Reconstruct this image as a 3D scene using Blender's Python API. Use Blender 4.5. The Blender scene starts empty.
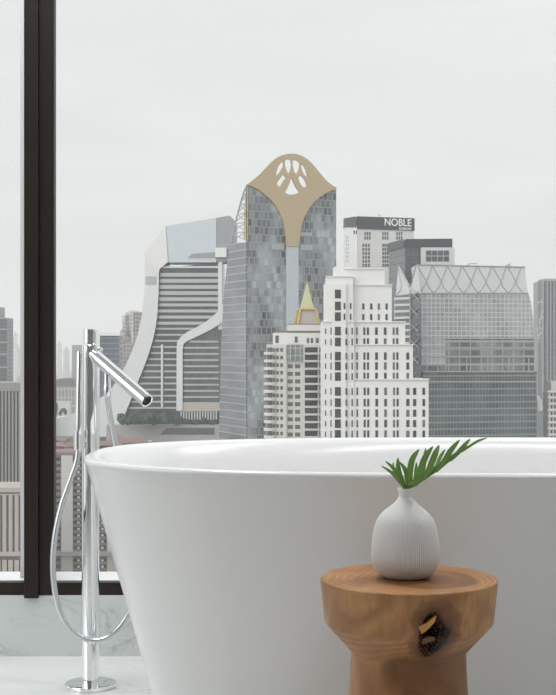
import bpy, bmesh, math, random
from mathutils import Vector, Matrix
random.seed(7)
S = bpy.context.scene
C = S.collection
PI = math.pi
F = 1300.0          # focal length in pixels for a 556 wide frame
CX, CY = 278.0, 348.0
H = 0.815           # camera height above the bathroom floor
G = -112.0          # street level

# ------------------------------------------------------------------ node helpers
class NT:
    def __init__(s, m):
        m.use_nodes = True; s.t = m.node_tree; s.t.nodes.clear()
    def n(s, kind, **kw):
        nd = s.t.nodes.new(kind)
        for k, v in kw.items():
            if k in nd.inputs.keys() if False else False: pass
            setattr(nd, k, v)
        return nd
    def l(s, a, b): s.t.links.new(a, b)
    def val(s, sock, v):
        if isinstance(v, (int, float)): sock.default_value = v
        elif isinstance(v, (tuple, list)):
            sock.default_value = tuple(v) if len(v) == 4 or sock.type == 'VECTOR' else tuple(v) + (1,)
        else: s.l(v, sock)
    def math(s, op, a, b=None, c=None, clamp=False):
        nd = s.t.nodes.new('ShaderNodeMath'); nd.operation = op; nd.use_clamp = clamp
        s.val(nd.inputs[0], a)
        if b is not None: s.val(nd.inputs[1], b)
        if c is not None: s.val(nd.inputs[2], c)
        return nd.outputs[0]
    def mix(s, f, a, b):
        nd = s.t.nodes.new('ShaderNodeMix'); nd.data_type = 'RGBA'
        s.val(nd.inputs[0], f); s.val(nd.inputs[6], a); s.val(nd.inputs[7], b)
        return nd.outputs[2]
    def ramp(s, f, stops, interp='LINEAR'):
        nd = s.t.nodes.new('ShaderNodeValToRGB'); nd.color_ramp.interpolation = interp
        el = nd.color_ramp.elements
        while len(el) < len(stops): el.new(0.5)
        for e, (p, c) in zip(el, stops):
            e.position = p; e.color = (c, c, c, 1) if isinstance(c, (int, float)) else tuple(c) + (1,)
        s.l(f, nd.inputs[0]); return nd.outputs[0]
    def noise(s, vec, scale, detail=3, rough=0.5, dist=0.0):
        nd = s.t.nodes.new('ShaderNodeTexNoise')
        nd.inputs['Scale'].default_value = scale; nd.inputs['Detail'].default_value = detail
        nd.inputs['Roughness'].default_value = rough; nd.inputs['Distortion'].default_value = dist
        if vec is not None: s.l(vec, nd.inputs['Vector'])
        return nd.outputs[0]
    def coord(s, which='Object'):
        return s.t.nodes.new('ShaderNodeTexCoord').outputs[which]
    def mapping(s, vec, loc=(0,0,0), rot=(0,0,0), scale=(1,1,1)):
        nd = s.t.nodes.new('ShaderNodeMapping')
        nd.inputs['Location'].default_value = loc; nd.inputs['Rotation'].default_value = rot; nd.inputs['Scale'].default_value = scale
        s.l(vec, nd.inputs['Vector']); return nd.outputs[0]
    def bsdf(s, col, rough=0.6, metal=0.0, spec=0.5, coat=0.0, bump=None, bstr=0.2, bdist=0.01):
        b = s.t.nodes.new('ShaderNodeBsdfPrincipled'); o = s.t.nodes.new('ShaderNodeOutputMaterial')
        s.val(b.inputs['Base Color'], col); s.val(b.inputs['Roughness'], rough); s.val(b.inputs['Metallic'], metal)
        b.inputs['Specular IOR Level'].default_value = spec
        b.inputs['Coat Weight'].default_value = coat; b.inputs['Coat Roughness'].default_value = 0.03
        if bump is not None:
            bn = s.t.nodes.new('ShaderNodeBump'); bn.inputs['Strength'].default_value = bstr; bn.inputs['Distance'].default_value = bdist
            s.l(bump, bn.inputs['Height']); s.l(bn.outputs[0], b.inputs['Normal'])
        s.l(b.outputs[0], o.inputs['Surface']); return b

def new(name):
    m = bpy.data.materials.new(name); return m, NT(m)

def plain(name, col, rough=0.6, metal=0.0, spec=0.5, var=0.06, scale=3.0, coat=0.0):
    m, t = new(name)
    n = t.noise(t.coord(), scale, 4)
    a = tuple(c * (1 - var) for c in col); b = tuple(min(1, c * (1 + var)) for c in col)
    t.bsdf(t.mix(n, a, b), rough, metal, spec, coat); return m

def facade(name, frame, ga, gb, w, h, mu, mv, stagger=0.0, rough=0.15, spec=0.5, frough=0.6, uo=0.0, vo=0.0, big=0.0, gm=0.0):
    """grid of glass cells (two tones picked at random per cell) in a frame, sizes in metres"""
    m, t = new(name)
    uv = t.coord('UV'); sp = t.t.nodes.new('ShaderNodeSeparateXYZ'); t.l(uv, sp.inputs[0])
    v = t.math('DIVIDE', t.math('ADD', sp.outputs[1], vo), h); fv = t.math('FLOOR', v); rv = t.math('FRACT', v)
    u = t.math('DIVIDE', t.math('ADD', sp.outputs[0], uo), w)
    if stagger: u = t.math('ADD', u, t.math('MULTIPLY', t.math('MODULO', t.math('ADD', fv, 1000), 2), stagger))
    fu = t.math('FLOOR', u); ru = t.math('FRACT', u)
    cb = t.t.nodes.new('ShaderNodeCombineXYZ'); t.l(fu, cb.inputs[0]); t.l(fv, cb.inputs[1])
    wn = t.t.nodes.new('ShaderNodeTexWhiteNoise'); wn.noise_dimensions = '3D'; t.l(cb.outputs[0], wn.inputs['Vector'])
    r = wn.outputs['Value']
    if big:
        bn = t.noise(t.mapping(uv, scale=(1, 0.5, 1)), big, 3)
        r = t.math('ADD', t.math('MULTIPLY', r, 0.5), t.ramp(bn, [(0.44, 0.0), (0.56, 0.5)]))
    g = t.mix(r, ga, gb)
    isf = t.math('MAXIMUM', t.math('LESS_THAN', ru, mu / w), t.math('LESS_THAN', rv, mv / h))
    col = t.mix(isf, g, frame)
    t.bsdf(col, t.math('ADD', t.math('MULTIPLY', isf, frough - rough), rough), t.math('MULTIPLY', t.math('SUBTRACT', 1.0, isf), gm), spec)
    return m

# ------------------------------------------------------------------ object helpers
def wloc(p):
    v = Vector((0, 0, 0))
    while p: v += p.location; p = p.parent
    return v

def auto_uv(me):
    uvl = me.uv_layers.new(name='UVMap')
    for f in me.polygons:
        n = f.normal
        if abs(n.z) > 0.9: t = Vector((1, 0, 0)); b = Vector((0, 1, 0))
        else:
            t = Vector((-n.y, n.x, 0)).normalized(); b = Vector((0, 0, 1))
        for li in f.loop_indices:
            co = me.vertices[me.loops[li].vertex_index].co
            uvl.data[li].uv = (co.dot(t), co.dot(b))

def mesh(name, verts, faces, mat, parent=None, base=None, smooth=False, uv=False, fix=True):
    """verts in world space; origin goes to the parent's, or to base"""
    o0 = wloc(parent) if parent else (Vector(base) if base is not None else Vector((0, 0, 0)))
    me = bpy.data.meshes.new(name)
    me.from_pydata([tuple(Vector(v) - o0) for v in verts], [], faces)
    if fix:
        bm = bmesh.new(); bm.from_mesh(me); bmesh.ops.recalc_face_normals(bm, faces=bm.faces[:]); bm.to_mesh(me); bm.free()
    me.update()
    if uv: auto_uv(me)
    me.materials.append(mat)
    if smooth:
        for p in me.polygons: p.use_smooth = True
    o = bpy.data.objects.new(name, me); C.objects.link(o)
    if parent: o.parent = parent
    else: o.location = o0
    return o

def tag(o, label=None, cat=None, group=None, kind=None):
    if label: o['label'] = label
    if cat: o['category'] = cat
    if group: o['group'] = group
    if kind: o['kind'] = kind
    return o

def thing(name, loc, label, cat, group=None):
    o = bpy.data.objects.new(name, None); C.objects.link(o); o.location = loc
    o.empty_display_size = 0.1
    return tag(o, label, cat, group)

def struct(o): o['kind'] = 'structure'; return o

class MB:
    """mesh builder that collects simple shapes in world space"""
    def __init__(s): s.v = []; s.f = []
    def add(s, v, f):
        k = len(s.v); s.v += [tuple(x) for x in v]; s.f += [tuple(i + k for i in q) for q in f]; return s
    def box(s, x0, x1, y0, y1, z0, z1):
        v = [(x, y, z) for z in (z0, z1) for y in (y0, y1) for x in (x0, x1)]
        return s.add(v, [(0,2,3,1),(4,5,7,6),(0,1,5,4),(2,6,7,3),(0,4,6,2),(1,3,7,5)])
    def lathe(s, cx, cy, prof, seg=48, rfun=None):
        v = []; f = []; n = len(prof)
        for (r, z) in prof:
            for k in range(seg):
                a = 2 * PI * k / seg; rr = r * (rfun(a, z) if rfun else 1)
                v.append((cx + rr * math.cos(a), cy + rr * math.sin(a), z))
        for i in range(n - 1):
            for k in range(seg):
                k2 = (k + 1) % seg
                f.append((i*seg+k, i*seg+k2, (i+1)*seg+k2, (i+1)*seg+k))
        f.append(tuple(range(seg))[::-1]); f.append(tuple((n-1)*seg + k for k in range(seg)))
        return s.add(v, f)
    def tube(s, pts, r, seg=16, caps=True):
        pts = [Vector(p) for p in pts]; n = len(pts)
        rs = r if isinstance(r, (list, tuple)) else [r] * n
        v = []; f = []
        up = None
        for i, p in enumerate(pts):
            t = (pts[min(i+1, n-1)] - pts[max(i-1, 0)]).normalized()
            if up is None:
                up = Vector((0, 0, 1)) if abs(t.z) < 0.9 else Vector((0, 1, 0))
            a = t.cross(up).normalized(); up = a.cross(t).normalized()
            for k in range(seg):
                q = 2 * PI * k / seg
                v.append(p + a * math.cos(q) * rs[i] + up * math.sin(q) * rs[i])
        for i in range(n - 1):
            for k in range(seg):
                k2 = (k + 1) % seg
                f.append((i*seg+k, i*seg+k2, (i+1)*seg+k2, (i+1)*seg+k))
        if caps: f.append(tuple(range(seg))[::-1]); f.append(tuple((n-1)*seg + k for k in range(seg)))
        return s.add(v, f)
    def build(s, name, mat, parent=None, base=None, smooth=False, uv=False, bevel=0, angle=None):
        o = mesh(name, s.v, s.f, mat, parent, base, smooth, uv)
        if smooth and angle:
            try:
                o.data.shade_smooth()
            except Exception: pass
            m = o.data
            bm = bmesh.new(); bm.from_mesh(m)
            for e in bm.edges:
                if len(e.link_faces) == 2 and e.calc_face_angle(0) > angle: e.smooth = False
            bm.to_mesh(m); bm.free()
        if bevel:
            b = o.modifiers.new('bevel', 'BEVEL'); b.width = bevel; b.segments = 2; b.limit_method = 'ANGLE'
        return o

def P(px, py, d): return Vector(((px - CX) / F * d, d, H - (py - CY) / F * d))

def spline(pts, n=8):
    """Catmull-Rom through the points"""
    pts = [Vector(p) for p in pts]; out = []
    for i in range(len(pts) - 1):
        p0 = pts[max(i-1, 0)]; p1 = pts[i]; p2 = pts[i+1]; p3 = pts[min(i+2, len(pts)-1)]
        for k in range(n):
            t = k / n
            out.append(0.5 * ((2*p1) + (p2-p0)*t + (2*p0-5*p1+4*p2-p3)*t*t + (3*p1-p0-3*p2+p3)*t**3))
    out.append(pts[-1]); return out

class Wall:
    """a vertical wall plane of a building standing between two ground points in the city"""
    def __init__(s, pa, da, pb, db):
        s.A = Vector(((pa-CX)/F*da, da)); s.B = Vector(((pb-CX)/F*db, db))
        s.t = (s.B - s.A).normalized(); n = Vector((-s.t.y, s.t.x))
        if n.dot(-s.A) < 0: n = -n
        s.n = Vector((n.x, n.y, 0))
    def at(s, px, py, off=0):
        rx = (px - CX) / F
        # A + k t = lam (rx, 1)
        det = s.t.x * (-1) - s.t.y * (-rx)
        k = ((-s.A.x) * (-1) - (-s.A.y) * (-rx)) / det
        lam = s.A.y + k * s.t.y
        z = G if py is None else H - (py - CY) / F * lam
        return Vector((lam * rx, lam, z)) + s.n * off
    def prism(s, mb, poly, o0, o1):
        n = len(poly)
        bk = s.n * (o0 - o1) if o0 > -6 else Vector((0, o1 - o0, 0))
        v = [s.at(x, y, o1) for x, y in poly] + [s.at(x, y, o1) + bk for x, y in poly]
        f = [tuple(range(n)), tuple(range(2*n-1, n-1, -1))] + [(i, i+n, (i+1) % n + n, (i+1) % n) for i in range(n)]
        return mb.add(v, f)
    def rect(s, mb, x0, y0, x1, y1, o0, o1): return s.prism(mb, [(x0,y0),(x1,y0),(x1,y1),(x0,y1)], o0, o1)
    def holed(s, mb, outer, holes, o0, o1):
        bm = bmesh.new()
        loops = [outer] + holes
        for lp in loops:
            vs = [bm.verts.new(s.at(x, y, o1)) for x, y in lp]
            for i in range(len(vs)): bm.edges.new((vs[i], vs[(i+1) % len(vs)]))
        bmesh.ops.triangle_fill(bm, use_beauty=True, use_dissolve=False, edges=bm.edges[:])
        r = bmesh.ops.extrude_face_region(bm, geom=bm.faces[:])
        nv = [e for e in r['geom'] if isinstance(e, bmesh.types.BMVert)]
        bmesh.ops.translate(bm, verts=nv, vec=s.n * (o0 - o1))
        bm.verts.index_update()
        mb.add([v.co.copy() for v in bm.verts], [tuple(v.index for v in f.verts) for f in bm.faces]); bm.free()
        return mb

def many(rects, wall, o0, o1, name, mat, parent, cap=100):
    """rects (px) on a wall: the largest hundred as parts, the rest as one stuff part"""
    rects = sorted(rects, key=lambda r: -(r[2]-r[0])*(r[3]-r[1]))
    for r in rects[:cap]:
        m = MB(); wall.rect(m, *r, o0, o1); m.build(name, mat, parent, uv=True)
    if len(rects) > cap:
        m = MB()
        for r in rects[cap:]: wall.rect(m, *r, o0, o1)
        o = m.build(name, mat, parent, uv=True); o['kind'] = 'stuff'

# ------------------------------------------------------------------ materials
M = {}
M['frame'] = plain('dark bronze frame', (0.024, 0.016, 0.014), 0.45, 0.3, 0.4, 0.1, 8)
M['sill'] = plain('white painted sill', (0.82, 0.82, 0.83), 0.5)
M['plaster'] = plain('warm grey wall plaster', (0.60, 0.595, 0.585), 0.85, var=0.02)
M['ceilm'] = plain('ceiling paint', (0.8, 0.8, 0.79), 0.9, var=0.01)

def marble(name, base, vein, rough):
    m, t = new(name)
    co = t.coord()
    w = t.mapping(co, rot=(0.3, 0.5, 0.6), scale=(1.0, 2.2, 2.0))
    n1 = t.noise(w, 3.2, 6, 0.6, 0.8)
    n2 = t.noise(w, 7.5, 5, 0.6, 1.2)
    v1 = t.ramp(t.math('ABSOLUTE', t.math('SUBTRACT', n1, 0.5)), [(0.0, 1.0), (0.012, 0.35), (0.05, 0.0)])
    v2 = t.ramp(t.math('ABSOLUTE', t.math('SUBTRACT', n2, 0.52)), [(0.0, 0.7), (0.01, 0.2), (0.03, 0.0)])
    cl = t.noise(co, 2.5, 4)
    c = t.mix(t.ramp(cl, [(0.35, 0.0), (0.7, 0.5)]), base, tuple(x * 0.86 for x in base))
    sel = t.ramp(t.noise(co, 4.0, 2), [(0.42, 0.0), (0.6, 1.0)])
    vv = t.math('MULTIPLY', t.math('MAXIMUM', v1, v2), t.math('MULTIPLY', sel, 0.55))
    t.bsdf(t.mix(vv, c, vein), rough, 0, 0.5); return m
M['marble_wall'] = marble('veined marble kerb', (0.60, 0.625, 0.62), (0.27, 0.29, 0.29), 0.3)
M['marble_floor'] = marble('polished marble floor', (0.74, 0.755, 0.75), (0.42, 0.43, 0.43), 0.22)

m, t = new('window glass')
tr = t.t.nodes.new('ShaderNodeBsdfTransparent'); gl = t.t.nodes.new('ShaderNodeBsdfGlossy'); gl.inputs['Roughness'].default_value = 0.0
tr.inputs[0].default_value = (0.985, 0.99, 0.988, 1)
mx = t.t.nodes.new('ShaderNodeMixShader'); mx.inputs[0].default_value = 0.012
o_ = t.t.nodes.new('ShaderNodeOutputMaterial'); t.l(tr.outputs[0], mx.inputs[1]); t.l(gl.outputs[0], mx.inputs[2]); t.l(mx.outputs[0], o_.inputs[0])
M['glass'] = m

m, t = new('glossy white acrylic'); tb_ = t.bsdf((0.81, 0.81, 0.805), 0.26, 0, 0.5, 0.45); tb_.inputs['Coat Roughness'].default_value = 0.16; M['acrylic'] = m
m, t = new('polished chrome'); t.bsdf((0.93, 0.94, 0.95), 0.05, 1.0); M['chrome'] = m
m, t = new('brushed hose metal')
wv = t.t.nodes.new('ShaderNodeTexWave'); wv.wave_type = 'BANDS'; wv.bands_direction = 'Z'; wv.inputs['Scale'].default_value = 160
t.l(t.coord(), wv.inputs['Vector'])
t.bsdf((0.66, 0.68, 0.70), 0.22, 1.0, bump=wv.outputs['Fac'], bstr=0.15, bdist=0.001); M['hose'] = m
M['rubber'] = plain('dark outlet insert', (0.05, 0.05, 0.055), 0.5)
m, t = new('matte ribbed stoneware'); nn = t.noise(t.coord(), 900, 2)
t.bsdf((0.78, 0.77, 0.76), 0.75, 0, 0.3, bump=nn, bstr=0.12, bdist=0.0005); M['vase'] = m

# ------------------------------------------------------------------ the room
RX0, RX1, RY0, RY1, RZ = -2.2, 2.6, -3.2, 3.43, 2.75
FW = 3.43
mb = MB().box(RX0-0.15, RX1+0.15, RY0-0.15, FW+0.25, -0.12, 0.0); struct(mb.build('floor', M['marble_floor']))
mb = MB().box(RX0-0.15, RX1+0.15, RY0-0.15, FW+0.25, RZ, RZ+0.15); struct(mb.build('ceiling', M['ceilm']))
mb = MB().box(RX0-0.15, RX1+0.15, RY0-0.15, RY0, 0, RZ); struct(mb.build('wall_back', M['plaster']))
mb = MB().box(RX1, RX1+0.15, RY0, FW+0.25, 0, RZ); struct(mb.build('wall_right', M['plaster']))
# left wall with a wide window opening
mb = MB().box(RX0-0.15, RX0, RY0, FW+0.25, 0, 0.161).box(RX0-0.15, RX0, RY0, 0.9, 0.161, RZ)
mb.box(RX0-0.15, RX0, 0.9, FW+0.25, 2.6, RZ).box(RX0-0.15, RX0, 3.2, FW+0.25, 0.161, 2.6)
struct(mb.build('wall_left', M['plaster']))
mb = MB().box(RX0, RX1, FW, FW+0.25, 0, 0.161); struct(mb.build('wall_front', M['marble_wall']))
mb = MB().box(RX0, RX1, FW, FW+0.25, 2.62, RZ); struct(mb.build('trim_1', M['plaster']))
# window_1: the view window; posts, rails, outer sill and fin
w1 = bpy.data.objects.new('window_1', None); C.objects.link(w1); w1.location = (0, FW, 0.161); struct(w1)
MB().box(RX0, RX1, FW+0.002, FW+0.035, 0.161, 0.1945).build('window_frame', M['frame'], w1, bevel=0.001)
MB().box(RX0, RX1, FW+0.002, FW+0.035, 2.585, 2.62).build('window_frame', M['frame'], w1)
def X(px, d): return (px - CX) / F * d
MB().box(X(24, FW-0.01), X(38.3, FW-0.01), FW-0.012, FW+0.034, 0.155, 2.62).build('mullion', M['frame'], w1, bevel=0.0015)
MB().box(X(38.9, FW), X(54, FW), FW-0.001, FW+0.034, 0.1615, 2.62).box(X(38.0, FW), X(39.2, FW), FW+0.006, FW+0.03, 0.162, 2.62).build('mullion', M['frame'], w1, bevel=0.0015)
MB().box(1.28, 1.36, FW-0.008, FW+0.034, 0.1615, 2.62).build('mullion', M['frame'], w1, bevel=0.0015)
MB().box(-0.687, -0.632, FW+0.036, FW+0.15, 0.2, 2.62).build('outer_fin', M['sill'], w1)
MB().box(RX0, RX1, FW+0.036, FW+0.21, 0.1615, 0.188).build('window_sill', M['sill'], w1, bevel=0.003)
for xa, xb in ((RX0, X(24, FW)), (X(54, FW), 1.28), (1.36, RX1)):
    MB().box(xa, xb, FW+0.016, FW+0.022, 0.1945, 2.585).build('window_pane', M['glass'], w1)
w2 = bpy.data.objects.new('window_2', None); C.objects.link(w2); w2.location = (RX0, 2.05, 0.161); struct(w2)
MB().box(RX0-0.06, RX0-0.02, 0.9, 3.2, 0.161, 0.2).box(RX0-0.06, RX0-0.02, 0.9, 3.2, 2.56, 2.6).build('window_frame', M['frame'], w2)
for y in (0.9, 2.0, 3.13):
    MB().box(RX0-0.06, RX0-0.02, y, y+0.07, 0.2, 2.56).build('mullion', M['frame'], w2)
for y in (0.97, 2.07):
    MB().box(RX0-0.043, RX0-0.037, y, y+(1.03 if y < 1 else 1.06), 0.2, 2.56).build('window_pane', M['glass'], w2)

# ------------------------------------------------------------------ bathtub
TX, TY, TA, TB, TH = 0.471, 2.665, 0.86, 0.455, 0.60
def ring(a, b, z, n, seg=192):
    out = []
    for k in range(seg):
        q = 2 * PI * k / seg; c = math.cos(q); s_ = math.sin(q)
        out.append((TX + a * math.copysign(abs(c) ** (2/n), c), TY + b * math.copysign(abs(s_) ** (2/n), s_), z))
    return out
prof = []   # (shrink a, shrink b, z, exponent)
for k in range(15):
    z = TH * (k / 14.0) * 0.973
    w = 1 - z / TH
    prof.append((0.172 * w ** 1.02, 0.105 * w ** 1.05, z, 2.62))
prof[0:0] = [(0.18, 0.113, 0.0, 2.62)]
prof[1] = (0.173, 0.106, 0.006, 2.62)
prof += [(0.001, 0.001, TH-0.012, 2.65), (0.0, 0.0, TH-0.008, 2.65), (0.001, 0.001, TH-0.004, 2.65), (0.004, 0.004, TH-0.001, 2.65), (0.008, 0.008, TH, 2.65),
         (0.026, 0.020, TH-0.0005, 2.63), (0.031, 0.024, TH-0.002, 2.62), (0.036, 0.028, TH-0.006, 2.6), (0.044, 0.033, TH-0.015, 2.58)]
inner = [(0.060, 0.040, 0.56), (0.085, 0.050, 0.51), (0.115, 0.062, 0.44), (0.145, 0.075, 0.36), (0.175, 0.09, 0.27), (0.205, 0.11, 0.20), (0.25, 0.145, 0.155), (0.31, 0.19, 0.132), (0.42, 0.27, 0.122)]
prof += [(a, b, z, 2.5) for a, b, z in inner]
tv = []; tf = []; SG = 192
for (da, db, z, n) in prof: tv += ring(TA-da, TB-db, z, n, SG)
for i in range(len(prof)-1):
    for k in range(SG):
        k2 = (k+1) % SG; tf.append((i*SG+k, i*SG+k2, (i+1)*SG+k2, (i+1)*SG+k))
tf.append(tuple(range(SG))[::-1]); tf.append(tuple((len(prof)-1)*SG + k for k in range(SG)))
tub = thing('bathtub', (TX, TY, 0), 'white glossy oval freestanding bathtub in front of the window', 'bathtub')
tm = mesh('tub_shell', tv, tf, M['acrylic'], tub, smooth=True)
MB().lathe(TX, TY, [(0.034, 0.1215), (0.034, 0.1245), (0.028, 0.1265), (0.004, 0.127)], 32).build('drain', M['chrome'], tub, smooth=True)

# ------------------------------------------------------------------ bath mixer
MX, MY = X(90.6, 3.13), 3.13
mixer = thing('bath_mixer', (MX, MY, 0), 'tall chrome freestanding bath mixer standing on the marble floor left of the tub', 'bath mixer')
MB().lathe(MX, MY, [(0.0575, 0.0), (0.0612, 0.001), (0.0615, 0.007), (0.0605, 0.0085), (0.057, 0.0092), (0.021, 0.0095), (0.0205, 0.0095)], 64).build('base_plate', M['chrome'], mixer, smooth=True, angle=0.6)
zt = H + 2.5/F*MY
MB().lathe(MX, MY, [(0.0212, 0.0095), (0.0212, 0.012), (0.0212, zt-0.001), (0.0203, zt)], 64).build('column', M['chrome'], mixer, smooth=True, angle=0.6)
ztop = H + 18.2/F*MY
MB().lathe(MX, MY, [(0.0165, zt), (0.0165, zt+0.002), (0.0185, zt+0.003), (0.0185, ztop-0.001), (0.0175, ztop)], 64).build('cap', M['chrome'], mixer, smooth=True, angle=0.6)
# spout
s0 = Vector((MX+0.004, MY-0.004, H-6/F*MY)); s1 = P(147.2, 401.5, 2.985)
dr = (s1 - s0).normalized()
mbs = MB()
a_ = dr.cross(Vector((0, 0, 1))).normalized(); u_ = a_.cross(dr)
def disc_tube(mb, rings, seg=48):
    v = []; f = []
    for (c, r) in rings:
        for k in range(seg):
            q = 2*PI*k/seg; v.append(c + a_*math.cos(q)*r + u_*math.sin(q)*r)
    for i in range(len(rings)-1):
        for k in range(seg):
            k2 = (k+1) % seg; f.append((i*seg+k, i*seg+k2, (i+1)*seg+k2, (i+1)*seg+k))
    f.append(tuple(range(seg))[::-1]); f.append(tuple((len(rings)-1)*seg+k for k in range(seg)))
    mb.add(v, f)
SR = 0.0158
jl = (s1 - s0).length
jn = s0 + dr * jl * 0.62
disc_tube(mbs, [(s0, SR), (jn - dr*0.0006, SR), (jn, SR-0.0006), (jn + dr*0.0006, SR), (s1 - dr*0.001, SR), (s1, SR-0.001), (s1 - dr*0.0005, SR-0.0035), (s1 - dr*0.008, SR-0.0038)])
sp_ = mbs.build('spout', M['chrome'], mixer, smooth=True, angle=0.5)
mbs = MB(); disc_tube(mbs, [(s1 - dr*0.0078, SR-0.004), (s1 - dr*0.006, SR-0.005), (s1 - dr*0.006, 0.003)])
mbs.tube([s1 - dr*0.007 - a_*0.004, s1 - dr*0.004 - a_*0.004], 0.002, 12)
mbs.build('aerator', M['rubber'], sp_, smooth=True)
# side lever joint by the cap
MB().tube([(MX+0.012, MY, H-1/F*MY), (MX+0.0245, MY-0.006, H-4/F*MY)], 0.0095, 24).build('lever', M['chrome'], mixer, smooth=True)
# hose connector under the spout
cp = P(107.3, 375, 3.075); cq = P(107.6, 397, 3.075)
MB().lathe(cp.x, cp.y, [(0.008, cq.z), (0.0088, cq.z+0.002), (0.0088, cq.z+0.024), (0.008, cq.z+0.026), (0.008, cp.z+0.004)], 24).build('hose_connector', M['chrome'], mixer, smooth=True, angle=0.6)
# holder and stick hand shower
hx, hy = X(78.6, 3.10), 3.10
za, zb = H-(450-CY)/F*3.10, H-(431-CY)/F*3.10
hb = MB().lathe(hx, hy, [(0.0115, za), (0.0122, za+0.001), (0.0122, zb-0.001), (0.0115, zb)], 32)
hb.tube([(hx, hy, (za+zb)/2), (MX, MY, (za+zb)/2)], 0.008, 20)
hb.build('holder', M['chrome'], mixer, smooth=True, angle=0.6)
ztp = H-(352-CY)/F*3.10
ax = X(79.6, 3.10)
MB().tube([(hx, hy, za-0.006), (hx, hy, za+0.02), (ax, hy, ztp-0.002), (ax, hy, ztp)], [0.0078, 0.0078, 0.0068, 0.006], 24).build('hand_shower', M['chrome'], mixer, smooth=True, angle=0.6)
hp = [(78.6,449,3.10),(76.5,463,3.095),(70,482,3.085),(61,508,3.07),(54.5,540,3.06),(53,572,3.06),(57,602,3.065),(67,625,3.07),(83,638.5,3.075),(98,641,3.08),(113,634.5,3.09),(125,620.5,3.10),(134,600,3.12),(137,560,3.14),(131,515,3.14),(121,470,3.12),(114.5,441,3.10),(110,415,3.085),(107.6,398,3.076),(107.6,394,3.075)]
MB().tube(spline([P(*q) for q in hp], 8), 0.0067, 16).build('hose', M['hose'], mixer, smooth=True)

# ------------------------------------------------------------------ carved wooden stool
SX, SY, SZ = X(408.2, 2.02), 2.02, 0.458
m, t = new('carved suar wood')
co = t.coord()
sp = t.t.nodes.new('ShaderNodeSeparateXYZ'); t.l(co, sp.inputs[0])
wob = t.t.nodes.new('ShaderNodeTexNoise'); wob.inputs['Scale'].default_value = 9; wob.inputs['Detail'].default_value = 3; t.l(co, wob.inputs['Vector'])
dn = t.t.nodes.new('ShaderNodeVectorMath'); dn.operation = 'MULTIPLY_ADD'
t.l(wob.outputs['Color'], dn.inputs[0]); dn.inputs[1].default_value = (0.05, 0.05, 0.02); t.l(co, dn.inputs[2])
pos = t.mapping(dn.outputs[0], loc=(-0.045, -0.01, 0), scale=(1, 1.0, 0.10))
ln = t.t.nodes.new('ShaderNodeVectorMath'); ln.operation = 'LENGTH'
s2 = t.t.nodes.new('ShaderNodeSeparateXYZ'); t.l(pos, s2.inputs[0])
rad = t.math('SQRT', t.math('ADD', t.math('ADD', t.math('MULTIPLY', s2.outputs[0], s2.outputs[0]), t.math('MULTIPLY', s2.outputs[1], s2.outputs[1])), t.math('MULTIPLY', s2.outputs[2], s2.outputs[2])))
ringw = t.math('SINE', t.math('MULTIPLY', rad, 620))
rings = t.math('MULTIPLY_ADD', ringw, 0.5, 0.5)
heart = t.ramp(t.math('ADD', rad, t.math('MULTIPLY', t.noise(co, 14, 4), 0.03)), [(0.02, (0.06, 0.022, 0.009)), (0.045, (0.27, 0.115, 0.043)), (0.058, (0.09, 0.036, 0.013)), (0.085, (0.36, 0.165, 0.062)), (0.100, (0.12, 0.048, 0.018)), (0.115, (0.54, 0.275, 0.11)), (0.2, (0.56, 0.295, 0.125))])
c1 = t.mix(t.math('MULTIPLY', rings, 0.42), heart, (0.20, 0.085, 0.03))
fib = t.noise(t.mapping(co, rot=(0.1, 0.35, 0), scale=(18, 18, 2.5)), 12, 4, 0.6)
c2 = t.mix(t.ramp(fib, [(0.35, 0.0), (0.75, 0.45)]), c1, (0.24, 0.11, 0.04))
blot = t.noise(t.mapping(co, scale=(1, 1, 0.6)), 11, 3)
c3 = t.mix(t.ramp(blot, [(0.45, 0.0), (0.62, 0.55)]), c2, (0.26, 0.11, 0.04))
# knot centre in stool coordinates
KA = math.atan2(-1, 0.19)
KX, KZ = 0.021, 0.395
KY = -0.131
rel = t.mapping(co, loc=(-KX, -KY, -KZ))
kn = t.t.nodes.new('ShaderNodeTexNoise'); kn.inputs['Scale'].default_value = 32; kn.inputs['Detail'].default_value = 4; t.l(co, kn.inputs['Vector'])
kv = t.t.nodes.new('ShaderNodeVectorMath'); kv.operation = 'MULTIPLY_ADD'; t.l(kn.outputs['Color'], kv.inputs[0]); kv.inputs[1].default_value = (0.040, 0.03, 0.044)
t.l(rel, kv.inputs[2])
ks = t.mapping(kv.outputs[0], loc=(-0.018, -0.008, -0.018), rot=(0, -0.25, 0), scale=(0.85, 0.35, 0.56))
kl = t.t.nodes.new('ShaderNodeVectorMath'); kl.operation = 'LENGTH'; t.l(ks, kl.inputs[0])
kd = kl.outputs['Value']
dark = t.ramp(kd, [(0.0, 1.0), (0.0175, 1.0), (0.0205, 0.0)])
halo = t.ramp(kd, [(0.0, 1.0), (0.024, 0.85), (0.027, 0.45), (0.0275, 0.75), (0.031, 0.6), (0.034, 0.0)])
c3 = t.mix(halo, c3, t.mix(t.noise(co, 45, 3), (0.07, 0.024, 0.010), (0.24, 0.095, 0.038)))
kcol = t.ramp(t.noise(co, 60, 3), [(0.42, (0.008, 0.004, 0.003)), (0.55, (0.05, 0.02, 0.010)), (0.68, (0.15, 0.06, 0.025))])
c4 = t.mix(dark, c3, kcol)
bmp = t.math('ADD', t.math('MULTIPLY', fib, 0.4), t.math('MULTIPLY', kn.outputs[0], t.math('MULTIPLY', dark, 1.5)))
t.bsdf(c4, 0.42, 0, 0.4, bump=bmp, bstr=0.35, bdist=0.002); M['wood'] = m
M['splinter'] = plain('raw ochre splinter wood', (0.62, 0.30, 0.08), 0.6, var=0.3, scale=60)

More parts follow.
